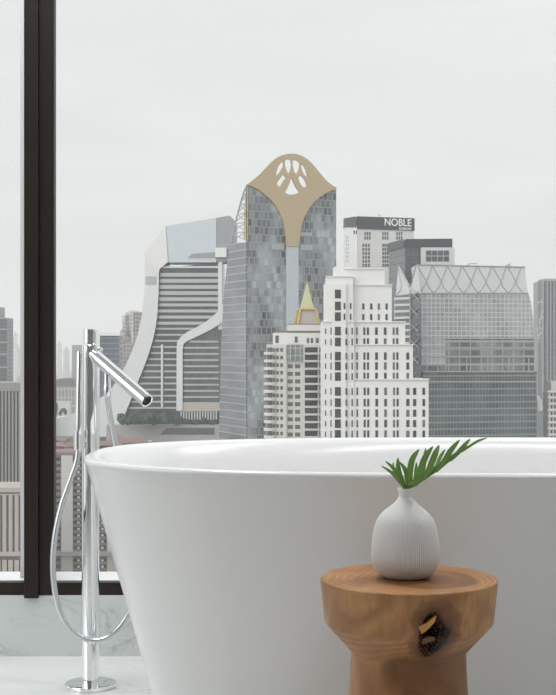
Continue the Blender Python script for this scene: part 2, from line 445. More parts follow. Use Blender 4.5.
stool = thing('wooden_stool', (SX, SY, 0), 'round carved solid wood side stool with a dark knot in front of the tub', 'side table')
pr = [(0.085, 0.0), (0.128, 0.0), (0.131, 0.003), (0.130, 0.012)]
pr += [(0.130 - 0.037 * math.sin(PI/2 * min(1, (z-0.012)/0.24)) , z) for z in [0.012 + 0.02*k for k in range(1, 13)]]
pr += [(0.0925, 0.27), (0.0912, 0.29), (0.0900, 0.31), (0.0892, 0.33), (0.0888, 0.342), (0.0895, 0.3445)]
pr += [(0.0895 + (0.1292-0.0895)*k/16, 0.3445 + (0.389-0.3445)*k/16) for k in range(1, 16)]
pr += [(0.1290, 0.389), (0.1303, 0.3905)]
pr += [(0.1303 + 0.0065*k/24, 0.3905 + 0.063*k/24) for k in range(1, 25)]
pr += [(0.1366, 0.4558), (0.1352, 0.4573), (0.1330, 0.458), (0.12, 0.4583), (0.09, 0.4582), (0.06, 0.458), (0.03, 0.458), (0.005, 0.458)]
sv = []; sf = []; SG = 480
for (r, z) in pr:
    for k in range(SG):
        a = 2*PI*k/SG
        rr = r * (1 + 0.006*math.sin(2*a+0.6) + 0.004*math.sin(3*a+1) + 0.003*math.sin(5*a+z*20))
        x = rr*math.cos(a); y = rr*math.sin(a)
        if y < 0 and 0.30 < z < 0.445:     # hollow of the knot
            e = ((x - KX)/0.019)**2 + ((z - KZ - (x-KX)*0.4)/0.036)**2
            if e < 1:
                dep = (1-e)**0.6 * 0.018 * (0.75 + 0.35*math.sin(x*900)*math.sin(z*700))
                s_ = 1 - dep / rr; x *= s_; y *= s_
        sv.append((SX+x, SY+y, z))
for i in range(len(pr)-1):
    for k in range(SG):
        k2 = (k+1) % SG; sf.append((i*SG+k, i*SG+k2, (i+1)*SG+k2, (i+1)*SG+k))
sf.append(tuple(range(SG))[::-1]); sf.append(tuple((len(pr)-1)*SG+k for k in range(SG)))
so = mesh('stool_body', sv, sf, M['wood'], stool, smooth=True)
bm = bmesh.new(); bm.from_mesh(so.data)
for e in bm.edges:
    if len(e.link_faces) == 2 and e.calc_face_angle(0) > 0.45: e.smooth = False
bm.to_mesh(so.data); bm.free()
# ochre splinter bridging the hollow
def stoolpt(dx, z, dep): 
    x = KX + dx; r = 0.1335 if z > 0.39 else 0.0895 + (0.1292-0.0895)*max(0, (z-0.3445))/0.0445
    return Vector((SX + x, SY - math.sqrt(max(0.0001, r*r - x*x)) + dep, z))
pts = [(-0.021, 0.394), (-0.017, 0.397), (-0.010, 0.399), (-0.004, 0.404), (0.005, 0.4105), (0.003, 0.402), (-0.004, 0.394), (-0.011, 0.388), (-0.017, 0.384), (-0.019, 0.389)]
v = [stoolpt(a+0.002, z+0.015, -0.0006) for a, z in pts] + [stoolpt(a+0.002, z+0.015, 0.012) for a, z in pts]; n = len(pts)
f = [tuple(range(n)), tuple(range(2*n-1, n-1, -1))] + [(i, i+n, (i+1) % n + n, (i+1) % n) for i in range(n)]
mesh('knot_splinter', v, f, M['splinter'], stool)
pts = [(-0.012, 0.378), (-0.006, 0.381), (0.004, 0.380), (0.006, 0.374), (-0.003, 0.372), (-0.01, 0.368), (-0.014, 0.372)]
v = [stoolpt(a, z+0.013, 0.002) for a, z in pts] + [stoolpt(a, z+0.013, 0.012) for a, z in pts]; n = len(pts)
f = [tuple(range(n)), tuple(range(2*n-1, n-1, -1))] + [(i, i+n, (i+1) % n + n, (i+1) % n) for i in range(n)]
M['splinter2'] = plain('brown splinter wood', (0.16, 0.075, 0.03), 0.6, var=0.4, scale=80)
mesh('knot_splinter', v, f, M['splinter2'], stool)

# ------------------------------------------------------------------ vase
VX, VY = X(405.3, 2.02), 2.02
pxm = 2.02/F
vp = [(490.0,7.2),(490.4,7.6),(492,7.3),(497,6.4),(500,7.2),(504,10.5),(508,15),(512,20),(517,25),(523,28.6),(532,31.2),(543,32.9),(553,33.6),(560,33.5),(566,32),(571,29.5),(575.5,25.5),(578.3,20.5),(578.8,17)]
zz = lambda py: SZ + 0.0003 + (578.8-py)*pxm
cps = spline([(r*pxm, zz(py), 0) for py, r in vp], 5)
pv = [(p.x, p.y) for p in cps][::-1]
pv += [(6.2*pxm, zz(490.0)), (5.6*pxm, zz(491.5)), (5.0*pxm, zz(498)), (10*pxm, zz(508)), (20*pxm, zz(520)), (26*pxm, zz(545)), (20*pxm, zz(570)), (2*pxm, zz(573))]
NR = 92
def rib(a, z):
    k = min(1, max(0, (zz(505)-z)/0.01))
    return 1 + 0.010 * k * math.cos(a*NR)
MB().lathe(VX, VY, pv, NR*6, rib).build('ribbed_vase', M['vase'], None, (VX, VY, SZ), smooth=True)
tag(bpy.data.objects['ribbed_vase'], 'white ribbed bottle vase standing on the wooden stool', 'vase')

# ------------------------------------------------------------------ leaf fronds
m, t = new('green leaf blade')
uvc = t.coord('UV'); su = t.t.nodes.new('ShaderNodeSeparateXYZ'); t.l(uvc, su.inputs[0])
mid = t.ramp(t.math('ABSOLUTE', t.math('SUBTRACT', su.outputs[0], 0.5)), [(0.0, 1.0), (0.08, 0.8), (0.15, 0.0)])
lc = t.mix(t.noise(t.coord(), 40, 3), (0.20, 0.40, 0.08), (0.34, 0.58, 0.15))
b_ = t.bsdf(t.mix(t.math('MULTIPLY', mid, 0.65), lc, (0.42, 0.58, 0.25)), 0.35, 0, 0.5)
b_.inputs['Subsurface Weight'].default_value = 0.0
b_.inputs['Transmission Weight'].default_value = 0.0
tl = t.t.nodes.new('ShaderNodeBsdfTranslucent'); tl.inputs[0].default_value = (0.16, 0.40, 0.05, 1)
mx = t.t.nodes.new('ShaderNodeMixShader'); mx.inputs[0].default_value = 0.3
oo = [n for n in t.t.nodes if n.type == 'OUTPUT_MATERIAL'][0]
t.l(b_.outputs[0], mx.inputs[1]); t.l(tl.outputs[0], mx.inputs[2]); t.l(mx.outputs[0], oo.inputs[0])
M['leaf'] = m
M['stem'] = plain('pale green stem', (0.22, 0.36, 0.12), 0.5)

def blade(parent, path, wid, name='leaflet', nrm=Vector((0, -1, 0)), fold=0.25):
    """a lobed leaflet: path in 3-D, width profile, slight fold and its own thickness"""
    pts = spline(path, 6); n = len(pts); v = []; f = []; uvs = []
    for i, p in enumerate(pts):
        tt = i/(n-1)
        t_ = (pts[min(i+1, n-1)] - pts[max(i-1, 0)]).normalized()
        s_ = t_.cross(nrm).normalized()
        w = wid * 0.86 * (0.34 + 0.66*math.sin(PI*min(1, tt*0.85+0.08))**0.8) if tt < 0.55 else wid * 0.86 * max(0.02, (1 - ((tt-0.55)/0.45)**2.2)) 
        for k in (-1, -0.5, 0, 0.5, 1):
            v.append(p + s_*w*0.5*k - nrm*fold*w*0.5*(abs(k)-0.5) * -1)
            uvs.append((0.5+0.5*k, tt))
    for i in range(n-1):
        for k in range(4): f.append((i*5+k, i*5+k+1, (i+1)*5+k+1, (i+1)*5+k))
    o = mesh(name, v, f, M['leaf'], parent, smooth=True, fix=False)
    ul = o.data.uv_layers.new(name='UVMap')
    for pl in o.data.polygons:
        for li in pl.loop_indices: ul.data[li].uv = uvs[o.data.loops[li].vertex_index]
    sm = o.modifiers.new('thick', 'SOLIDIFY'); sm.thickness = 0.0005
    return o
def L(cx, cy, dd=0.0): return P(375 + cx/4.63, 430 + cy/4.63, 2.02 + dd)
fr = thing('leaf_frond', (VX+0.002, VY, zz(500)), 'long green lobed leaf leaning right out of the vase', 'leaf')
rp = [(150,320,0), (152,275,-0.002),(180,262,-0.006),(235,226,-0.012),(300,182,-0.016),(355,138,-0.014),(410,96,-0.008),(455,66,0.0),(492,46,0.008)]
MB().tube(spline([L(*q) for q in rp], 6), [0.0016 - 0.0011*i/48 for i in range(49)], 8).build('midrib', M['stem'], fr, smooth=True)
wpx = pxm/4.63
for path, wd in [
    ([(158,272,-0.003),(160,215,-0.008),(172,140,-0.006),(206,90,0.002)], 33),
    ([(185,262,-0.006),(205,205,-0.014),(232,130,-0.014),(270,76,-0.006)], 34),
    ([(225,232,-0.011),(252,180,-0.020),(278,115,-0.020),(298,70,-0.012)], 33),
    ([(280,196,-0.015),(318,150,-0.020),(352,95,-0.018),(394,46,-0.010)], 30),
    ([(345,146,-0.014),(380,112,-0.016),(412,75,-0.012),(442,42,-0.006)], 24),
    ([(400,104,-0.009),(440,76,-0.006),(480,52,0.002),(522,38,0.010)], 14)]:
    blade(fr, [L(*q) for q in path], wd*wpx)
for path, wd in [
    ([(215,238,-0.008),(222,200,0.008),(228,140,0.018),(236,84,0.024)], 24),
    ([(268,204,-0.012),(285,168,0.004),(302,128,0.014),(326,90,0.020)], 20),
    ([(180,262,-0.004),(186,228,0.010),(190,190,0.018),(192,150,0.022)], 22)]:
    blade(fr, [L(*q) for q in path], wd*wpx, nrm=Vector((0.25, -0.95, 0.2)).normalized())
# blade web along the midrib
web = [(150,275),(180,262),(235,226),(300,182),(355,138),(410,96),(455,66)]
v = []; f = []
for i, (x, y) in enumerate(web):
    dd = -0.004 - 0.010*math.sin(PI*i/7)
    w = [16, 24, 26, 22, 16, 10, 4][i]
    v += [L(x, y, dd), L(x - w*0.45, y - w, dd-0.002)]
for i in range(len(web)-1): f.append((2*i, 2*i+1, 2*i+3, 2*i+2))
o = mesh('leaf_web', v, f, M['leaf'], fr, smooth=True, fix=False)
ul = o.data.uv_layers.new(name='UVMap')
for q in ul.data: q.uv = (0.8, 0.5)
o.modifiers.new('thick', 'SOLIDIFY').thickness = 0.0005
fl = thing('leaf_frond', (VX-0.002, VY, zz(500)), 'small green lobed leaf fanning left out of the vase', 'leaf')
MB().tube(spline([L(142,320,0.002), L(138,275,0.002), L(128,238,0.0)], 6), 0.0012, 8).build('midrib', M['stem'], fl, smooth=True)
for path, wd in [
    ([(140,275,0.0),(112,240,-0.006),(75,198,-0.010),(28,168,-0.010)], 17),
    ([(140,275,0.001),(118,235,-0.002),(86,180,-0.002),(46,146,0.002)], 20),
    ([(138,275,0.0),(122,230,0.0),(108,180,0.0),(106,128,0.002)], 27),
    ([(142,275,0.003),(150,240,0.008),(142,190,0.012),(112,148,0.016)], 26),
    ([(140,275,0.004),(110,230,0.010),(88,190,0.014),(84,150,0.018)], 16),
    ([(146,275,0.003),(158,250,0.012),(162,215,0.018),(150,176,0.022)], 26)]:
    blade(fl, [L(*q) for q in path], wd*wpx)

# ================================================================== the city outside
M['white_wall'] = plain('white painted concrete', (0.70, 0.69, 0.67), 0.7, var=0.03, scale=0.2)
M['cream_wall'] = plain('cream painted concrete', (0.58, 0.56, 0.525), 0.7, var=0.04, scale=0.2)
M['win'] = plain('dark window glass', (0.03, 0.031, 0.033), 0.2, var=0.5, scale=0.7)
M['winmid'] = plain('mid grey window glass', (0.11, 0.11, 0.11), 0.25, var=0.4, scale=0.5)
M['gold'] = plain('gold crown cladding', (0.50, 0.385, 0.235), 0.5, 0.1, 0.4, 0.03, 0.3)
M['goldtrim'] = plain('gilded trim', (0.52, 0.38, 0.13), 0.45, 0.2, 0.4, 0.1, 0.5)
M['palegold'] = plain('pale green gold spire roof', (0.52, 0.50, 0.30), 0.5, 0.1, 0.4, 0.1, 0.4)
M['swoop'] = plain('pale metal cladding', (0.63, 0.635, 0.63), 0.5, 0.0, 0.4, 0.03, 0.1)
M['hood'] = plain('pale blue grey panels', (0.50, 0.54, 0.57), 0.35, 0.0, 0.5, 0.03, 0.1)
M['greyclad'] = plain('grey cladding', (0.26, 0.27, 0.28), 0.5, var=0.05, scale=0.1)
M['dark_clad'] = plain('dark slate cladding', (0.03, 0.035, 0.042), 0.4, var=0.15, scale=0.1)
M['midgrey'] = plain('mid grey metal', (0.36, 0.38, 0.39), 0.5, var=0.05, scale=0.2)
M['rib'] = plain('grey steel rib', (0.30, 0.31, 0.315), 0.5, var=0.05)
M['band'] = plain('grey floor band', (0.40, 0.405, 0.405), 0.5, var=0.04, scale=0.1)
M['crownglass'] = plain('frosted crown glass', (0.62, 0.635, 0.635), 0.3, var=0.05, scale=0.15)
M['redroof'] = plain('dusty red brown roof', (0.27, 0.175, 0.155), 0.8, var=0.15, scale=0.3)
M['trunk'] = plain('tree bark', (0.10, 0.075, 0.05), 0.9)
M['foliage'] = plain('dark tree foliage', (0.035, 0.065, 0.04), 0.9, var=0.5, scale=1.2)
M['asphalt'] = plain('hazy city ground', (0.34, 0.34, 0.33), 0.9, var=0.35, scale=0.01)
M['concrete'] = plain('grey concrete', (0.34, 0.33, 0.32), 0.8, var=0.08, scale=0.2)
M['balcony_dark'] = plain('dark balcony wall', (0.07, 0.06, 0.055), 0.8, var=0.2, scale=0.4)  # dark brown-grey base colour, slightly mottled
M['brownwall'] = plain('grey brown render', (0.20, 0.17, 0.155), 0.8, var=0.1, scale=0.3)
M['beige'] = plain('beige stone', (0.45, 0.41, 0.36), 0.8, var=0.06, scale=0.3)

v = [(-6000, 30, G), (6000, 30, G), (6000, 9000, G), (-6000, 9000, G)]
gr = mesh('ground', v + [(x, y, G-2) for x, y, z in v], [(0,1,2,3), (7,6,5,4), (0,4,5,1), (1,5,6,2), (2,6,7,3), (3,7,4,0)], M['asphalt'])
struct(gr)

def building(name, wall, px, label, cat='building', group=None):
    p = wall.at(px, None); return thing(name, (p.x, p.y, G), label, cat, group)

# ---------------- gold crowned glass tower
W = Wall(245.5, 520, 337, 540); WL = Wall(219.5, 546, 245.5, 520)
b = building('office_tower', W, 290, 'tall glass tower with a gold flared crown and cut-out emblem')
M['mark_glass'] = facade('staggered glass panels', (0.24,0.25,0.255), (0.025,0.03,0.033), (0.44,0.48,0.50), 2.2, 3.1, 0.38, 0.35, 0.5, 0.12, 0.8, 0.4, big=0.055)  # broad light and dark zones in the colour imitate reflections of other buildings
M['mark_side'] = facade('banded tower glass', (0.32,0.33,0.35), (0.11,0.115,0.13), (0.19,0.20,0.225), 9.0, 3.1, 0.05, 0.35, 0, 0.12, 0.8, 0.4, big=0.03)
body = MB()
W.prism(body, [(246,184.6),(254,186),(265,190.5),(274,197.5),(284,206),(300,206),(308,199),(318,193),(328,189.5),(336.2,189.8),(336.2,None),(246,None)], -24, 0)
body.build('tower_body', M['mark_glass'], b, uv=True)
# tapering side wing
sd = MB(); WL.prism(sd, [(246,243),(230.5,243),(227.3,262),(224,290),(221.2,343),(219.6,400),(219.0,440),(217,None),(246,None)], -0.6, 0)
sd.build('side_wall', M['mark_side'], b, uv=True)
lat = MB()
edge = [(246.3,185),(242.5,193),(239.5,203),(236.3,215),(233,229),(230.5,243)]
lat.tube([WL.at(x, y, -0.5) for x, y in edge], 0.35, 8)
for i in range(5):
    y = 196 + i*9.5
    xs = 241.5 - i*2.7
    lat.tube([WL.at(xs, y, -0.5), WL.at(245.2, y-2, -0.5)], 0.22, 6)
    lat.tube([WL.at(xs, y, -0.5), WL.at(245.2, y+7, -0.5)], 0.18, 6)
    lat.tube([WL.at(xs-2.2 if i < 4 else xs-1, y+8, -0.5), WL.at(245.2, y-2, -0.5)], 0.18, 6)
lat.build('crown_lattice', M['midgrey'], b)
g2 = MB(); WL.prism(g2, [(246,186),(244.6,190),(243.4,200),(242.6,215),(242,240),(243.5,240),(246,240)], -0.9, -0.65); g2.build('gold_fin', M['goldtrim'], b)
outer = [(246.5,185.2),(253,180),(259,175),(265,168.5),(270.5,162.7),(275.5,158.7),(280.5,156.2),(285.5,154.7),(290.6,154.3),(295.7,154.9),(300.7,156.6),(305.9,159.7),(310.8,164),(315.8,170.2),(320.8,176),(324.5,180.6),(328.4,184),(336.3,189.2),
 (331,191),(324.5,194),(318.3,198),(313.5,202),(309.5,206.7),(306,212.3),(303.2,218),(301,224.4),(299.4,230.7),(298.4,239),(298,247),(285.6,247),(285.3,241),(284.6,235),(283.6,228),(281.8,220.6),(278.5,212.7),(274.2,205.5),(269.5,200),(264,195.4),(259.5,191.7),(255,188.9)]
B5 = lambda pts: [(235 + x/5.055, 145 + y/5.055) for x, y in pts]
holes = [B5(h) for h in (
 [(240,86),(226,96),(213,113),(204,138),(205,164),(214,152),(227,132),(239,112)],
 [(250,79),(262,77),(277,79),(280,104),(275,132),(265,153),(257,136),(249,116),(246,98)],
 [(287,79),(304,81),(319,89),(322,105),(316,130),(303,155),(293,136),(286,110)],
 [(329,95),(344,110),(354,132),(360,155),(358,170),(348,158),(338,143),(330,122)],
 [(240,152),(254,170),(243,180),(233,196),(223,217),(208,207),(209,192),(224,172)],
 [(326,154),(340,168),(352,188),(357,206),(350,221),(334,212),(322,194),(314,172)],
 [(281,165),(290,190),(302,214),(320,242),(302,252),(282,255),(262,253),(247,243),(260,222),(270,198)])]
cr = MB(); W.holed(cr, outer, holes, 0.2, 1.0); cr.build('gold_crown', M['gold'], b)
sp3 = MB(); W.rect(sp3, 285.8, 247.2, 297.8, None, 0.05, 0.7); sp3.build('central_spine', M['hood'], b)
for r in ((271.7,244.6,283.9,250.2),(300,245.4,312,250.9),(300,233,312,236.2)):
    m_ = MB(); W.rect(m_, *r, 0.02, 0.25); m_.build('light_panel', M['midgrey'], b)

# ---------------- office building with the white swoop
W = Wall(100, 715, 222, 700)
b = building('office_building', W, 180, 'white office building with a sweeping curved frame and banded floors')
core = MB(); W.prism(core, [(160.5,268),(222,263),(222,None),(121,None),(121.4,423),(126,413),(139.6,380),(146,364),(154,340),(157.5,318)], -30, -1.6)
M['swoop_glass'] = facade('recessed office glass', (0.06,0.066,0.07), (0.02,0.024,0.026), (0.06,0.07,0.073), 2.2, 3.3, 0.15, 0.1, 0, 0.15, 0.6, 0.4, big=0.05)
core.build('building_core', M['swoop_glass'], b, uv=True)
def inner_x(y):
    pts = [(268,160.5),(318,157.5),(340,154),(364,146),(380,139.6),(413,126),(424,121)]
    for (a, xa), (c, xc) in zip(pts, pts[1:]):
        if a <= y <= c: return xa + (xc-xa)*(y-a)/(c-a)
    return 160
for i in range(23):
    y = 273.4 + i*6.1
    yl = y + 1.2 if i < 7 else y
    th = 3.6 if i < 5 else (2.9 if i < 9 else 1.7)
    x0 = inner_x(y+1) - 0.3
    x1 = 219 if y < 322 else (219 - (y-322)*1.9 if y < 342 else 178.2)
    m_ = MB(); W.rect(m_, x0, y, max(x1, 178.2), y+th, -1.5, -0.3); m_.build('floor_band', M['band'], b)
m_ = MB(); W.rect(m_, 160.6, 266.6, 219, 268.4, -1.5, -0.2); m_.build('floor_band', M['swoop'], b)
m_ = MB(); W.rect(m_, 161, 345, 162.8, 408, -1.4, 0.2); m_.build('rib', M['swoop'], b)
m_ = MB(); W.prism(m_, [(218.3,262.5),(222.4,262),(222.4,330),(218.3,330)], -30, 0.5); m_.build('corner_pillar', M['swoop'], b)
sw = MB()
outer = [(145.8,257),(145.6,285),(144.8,298),(143.3,311),(141,324),(138,337),(133,351),(127,365),(119.5,379),(111,390.5),(105,395.8),(99,399.8),(88,406.5),(75,413.5),(64,417.4),(50,419.5),(20,422),(20,437),(54,436),(90,437),(118,437),(121.4,424),(127,411.5),(133,397),(139.6,380),(145.5,365.5),(150.3,352),(154,339),(156.3,328),(158,316),(159.3,294),(159.7,271)]
W.prism(sw, outer, -22, 1.5); sw.build('curved_frame', M['swoop'], b)
m_ = MB(); W.rect(m_, 146.5, 277, 157.4, 285.6, 1.3, 1.62); m_.build('vent_grille', M['midgrey'], b)
m_ = MB(); W.prism(m_, [(145.8,257),(145.8,252.6),(166.6,226.8),(168.8,262.5),(160.7,269.4),(159.7,272)], -20, 1.6); m_.build('hood_corner', M['white_wall'], b)
m_ = MB(); W.prism(m_, [(166.6,226.8),(216.8,218.4),(216.9,263),(170,263),(168.8,262.5)], -20, 1.2); m_.build('roof_hood', M['hood'], b)
m_ = MB(); W.prism(m_, [(166.6,226.8),(230,216.2),(236,222),(236,262),(216.9,262),(216.6,219.6),(200,222.5),(166.8,227.8)], -24, 0.9); m_.build('roof_hood', M['greyclad'], b)
m_ = MB(); W.prism(m_, [(188.4,258.6),(193,254.5),(216.5,252.7),(216.5,258.6)], 1.2, 1.5); m_.build('vent_grille', M['greyclad'], b)
m_ = MB(); W.rect(m_, 216.6, 248.6, 227.6, 258, 0.9, 3); m_.build('roof_cabin', M['white_wall'], b)
# second swoop and lower glazed block
m_ = MB(); W.prism(m_, [(226,300),(219.5,311),(213,317.5),(205,323.5),(196,328.5),(188,332.5),(181.5,337.5),(178,343),(177.5,350),(177.3,411),(183.5,411),(183.5,350),(184.4,344.5),(188,341.6),(200,336),(212,330),(226,321)], -20, 1.7)
m_.build('curved_frame', M['swoop'], b)
M['low_glass'] = facade('blue green office glass', (0.05,0.062,0.065), (0.022,0.032,0.034), (0.075,0.10,0.10), 1.7, 3.3, 0.2, 0.1, 0, 0.12, 0.7, 0.4, big=0.08)
m_ = MB(); W.prism(m_, [(183.5,344.5),(188,341.6),(200,336),(212,330),(226,321),(226,405),(183.5,405)], -20, 0.0); m_.build('lower_glazing', M['low_glass'], b, uv=True)
for i in range(11):
    y = 341.2 + i*6.15
    m_ = MB(); W.rect(m_, 183.5 if y > 343 else 190, y, 219, y+1.8, 0.02, 0.9); m_.build('floor_band', M['band'], b)
m_ = MB(); W.rect(m_, 178, 403, 226, 411.5, -20, 1.2); m_.build('base_band', M['beige'], b)
for i in range(14):
    m_ = MB(); W.rect(m_, 181+i*2.7, 411.5, 182+i*2.7, 420, 0.2, 1.0); m_.build('column', M['swoop'], b)
m_ = MB(); W.prism(m_, [(112,424.6),(226,424.6),(226,None),(112,None)], 1.8, 9); m_.build('podium', M['concrete'], b)
m_ = MB(); W.prism(m_, [(164.6,434),(171.6,427.4),(219,427.4),(219,434)], 9.02, 9.2); m_.build('podium_window', M['swoop_glass'], b)

def tree(px, py, d, r, label, group):
    p = P(px, py, d); zb = H-(425-CY)/F*d
    r_ = thing('tree', (p.x, p.y, zb), label, 'tree', group)
    bm = bmesh.new()
    for k in range(6):
        c = Vector((random.uniform(-.6,.6)*r, random.uniform(-.5,.5)*r, random.uniform(-.3,.4)*r))
        mt = Matrix.Translation(c) @ Matrix.Scale(random.uniform(.5,.75)*r, 4)
        bmesh.ops.create_icosphere(bm, subdivisions=2, radius=1, matrix=mt)
    for v_ in bm.verts: v_.co *= random.uniform(.88, 1.1)
    vs = [v_.co + p for v_ in bm.verts]; bm.verts.index_update()
    mesh('foliage', vs, [tuple(v_.index for v_ in f_.verts) for f_ in bm.faces], M['foliage'], r_); bm.free()
    MB().tube([(p.x, p.y, zb), (p.x, p.y, p.z)], 0.3, 8).build('trunk', M['trunk'], r_)
for i, x in enumerate([123.5,132,140.5,149,157.5,166,174.5,186,195,204,213]):
    tree(x + random.uniform(-1,1), 420.5 + random.uniform(-1.5,.8) + (2 if x > 178 else 0), (695.5 if (i % 2 == 0 or x > 178) else 690), random.uniform(3.1,3.5) if x < 178 else 1.9, 'dark green tree on the terrace below the banded white office building', 'terrace trees')

# ---------------- cream condominium with the golden spire
W = Wall(264, 426, 324, 427)
b = building('apartment_tower', W, 295, 'cream apartment tower with stacked balconies and a golden pyramid spire')
m_ = MB(); W.rect(m_, 266.5, 345, 286.4, None, -16, 0); W.rect(m_, 286.2, 346.5, 303.6, None, -16, -1.0); W.rect(m_, 303.4, 345, 325, None, -16, 0)
m_.build('tower_body', M['cream_wall'], b)
m_ = MB(); W.rect(m_, 273, 333.2, 325, 345.2, -15, -1.5); m_.build('upper_storey', M['white_wall'], b)
m_ = MB(); W.rect(m_, 288.4, 324.4, 325, 333.4, -14, -3); m_.build('penthouse', M['white_wall'], b)
m_ = MB(); W.rect(m_, 281, 331.2, 325, 332, -14, -1.2); W.rect(m_, 288, 324, 325, 324.7, -14.2, -2.8); m_.build('roof_trim', M['redroof'], b)
many([(275.5,336,279,343.5),(295,337,298,343),(307,338.5,309.5,343.5),(311,338.5,313.5,343.5),(316,338.5,319,343.5)], W, -1.49, -1.4, 'window', M['winmid'], b)
m_ = MB(); W.rect(m_, 286.9, 345.4, 303.2, 361, -1, -0.1); m_.build('glazed_bay', facade('green grey bay glass', (0.45,0.45,0.42), (0.15,0.165,0.155), (0.24,0.26,0.24), 1.6, 2.5, 0.2, 0.2), b, uv=True)
rc = []
for k in range(13):
    y = 348.6 + 7.6*k
    rc += [(272.6,y,275.4,y+3.6),(276,y,278.8,y+3.6),(280.2,y,283,y+3.6)]
many(rc, W, 0.01, 0.08, 'window', M['winmid'], b)
rc = []
for k in range(11):
    y = 364.8 + 7.6*k
    rc += [(287.8,y,293,y+4),(295.2,y,300.4,y+4)]
many(rc, W, -0.99, -0.9, 'window', M['winmid'], b, 60)
for k in range(13):
    y = 347.8 + 7.6*k
    m_ = MB(); W.rect(m_, 304.8, y, 317.6, y+5.2, 0.01, 0.06); W.rect(m_, 319.4, y, 322.6, y+5.2, 0.01, 0.06); m_.build('balcony_door', M['win'], b)
    m_ = MB(); W.rect(m_, 304.2, y+5.2, 318.4, y+7.0, 0.02, 1.2); m_.build('balcony', M['cream_wall'], b)
    c = W.at(270.6, y+6, -1.0)
    m_ = MB(); m_.lathe(c.x, c.y, [(2.1, c.z-0.45), (2.2, c.z-0.45), (2.2, c.z+0.45), (2.1, c.z+0.45)], 20); m_.build('round_balcony', M['cream_wall'], b)
    c = W.at(269.6, y+2.5, -1.0)
    m_ = MB(); m_.lathe(c.x, c.y, [(1.35, c.z-0.75), (1.35, c.z+0.75)], 16); m_.build('window', M['winmid'], b)
# spire: square gold frame base and four sided pyramid
cb = W.at(308.7, 324, -7.5); k_ = 437/F
def pyr(mb, c, r0, z0, r1, z1, rot=PI/4+0.12):
    v = [(c.x + r0*math.cos(rot+q*PI/2), c.y + r0*math.sin(rot+q*PI/2), z0) for q in range(4)] + [(c.x + r1*math.cos(rot+q*PI/2), c.y + r1*math.sin(rot+q*PI/2), z1) for q in range(4)]
    mb.add(v, [(3,2,1,0),(4,5,6,7),(0,1,5,4),(1,2,6,5),(2,3,7,6),(3,0,4,7)])
z0 = cb.z
sp4 = thing('x', (0,0,0), None, None); bpy.data.objects.remove(sp4)
m_ = MB(); pyr(m_, cb, 4.5, z0, 3.3, z0+14.3*k_); m_.build('spire_base', M['beige'], b)
m_ = MB()
for q in range(4):
    a0 = PI/4+0.12+q*PI/2; a1 = a0 + PI/2
    p0 = Vector((cb.x+5.0*math.cos(a0), cb.y+5.0*math.sin(a0), z0)); p1 = Vector((cb.x+3.7*math.cos(a0), cb.y+3.7*math.sin(a0), z0+14.3*k_)); p2 = Vector((cb.x+3.7*math.cos(a1), cb.y+3.7*math.sin(a1), z0+14.3*k_))
    m_.tube([p0, p1], 0.42, 6); m_.tube([p1, p2], 0.42, 6)
m_.build('gold_frame', M['goldtrim'], b)
m_ = MB(); pyr(m_, cb, 3.0, z0+14*k_, 0.3, z0+40*k_); m_.build('spire', M['palegold'], b)
m_ = MB().tube([(cb.x,cb.y,z0+40*k_-0.3),(cb.x,cb.y,z0+43.5*k_)], [0.25,0.05], 8).build('finial', M['goldtrim'], b)

# ---------------- white stepped tower
W = Wall(320, 400, 430, 400.5)
b = building('white_tower', W, 370, 'bright white stepped tower with rows of narrow dark windows')
def vol(x0, y0, x1, back, front, nm='tower_tier', mat='white_wall'):
    m_ = MB(); W.rect(m_, x0, y0, x1, None, back, front); return m_.build(nm, M[mat], b)
vol(353.5, 380, 428.6, -22, 0); vol(353, 345, 413.2, -21, -0.8); vol(352.5, 322.5, 405.7, -20, -1.2); vol(352, 285, 392.4, -18, -1.8)
vol(322.6, 322, 354, -20, 0.4); vol(325.6, 283, 353, -18, 0.2); vol(331.5, 285, 346, -17, 1.0)
m_ = MB(); W.rect(m_, 327.2, 276.5, 353, 284, -16, -0.3); W.rect(m_, 345, 268.5, 385.5, 286, -16, -2.6); W.rect(m_, 335, 266.5, 352, 277, -14, -2.9); m_.build('roof_block', M['white_wall'], b)
for (x0, x1, y, o) in ((326.4,353.6,276.3,0.0),(344.6,386,268.3,-2.3),(351.8,393,284.6,-1.4),(352,406.3,321.8,-0.8),(353,414,344.5,-0.4),(353.5,429.4,379.3,0.4),(322,354,321.4,0.8)):
    m_ = MB(); W.rect(m_, x0, y, x1, y+1.0, o-4, o+0.1); m_.build('cornice', M['white_wall'], b)
rows = [331.6,342.5,356.6,366.5,377,391.8,403,413.6,424,434.6]
rc0, rc1, rc2, rc3 = [], [], [], []
for y in [294.6,306.6,317.2] + rows:
    rc3.append((334.7, y-4.3, 340.6, y+4.3))
for y in rows:
    rc0 += [(330.4,y-3.4,331.6,y+3.4)]
    rc1 += [(345.2,y-3.2,347,y+3.2),(325,y-2.6,326,y+2.6)]
    rc1 += [(353.2-1.8,y-3.4,353.2-0.5,y+3.4)]
for y in (306.6,317.2):
    rc1 += [(343.4,y-3,345,y+3),(349.8,y-3,351.3,y+3)]
many(rc3, W, 1.01, 1.1, 'tall_window', M['win'], b)
W_ = W
lst = []
for y in rows:
    o = 0.01 if y > 381 else (-1.19 if y < 345 or True else 0)
    xs = [(356.5,358),(363.6,365.6),(367.2,369.2),(375.4,378),(384.2,386.8),(393,395),(396.6,398.6)]
    for x0, x1 in xs: lst.append((x0, y-3.7, x1, y+3.7, 0.01 if y > 381 else (-1.19 if y < 345 else -0.79)))
    if 350 < y < 381: lst.append((406.6, y-3.5, 409.4, y+3.5, -0.79))
    if y > 381:
        for x0, x1 in ((406.2,409.4),(413,416.2),(422.4,425)): lst.append((x0, y-3.5, x1, y+3.5, 0.01))
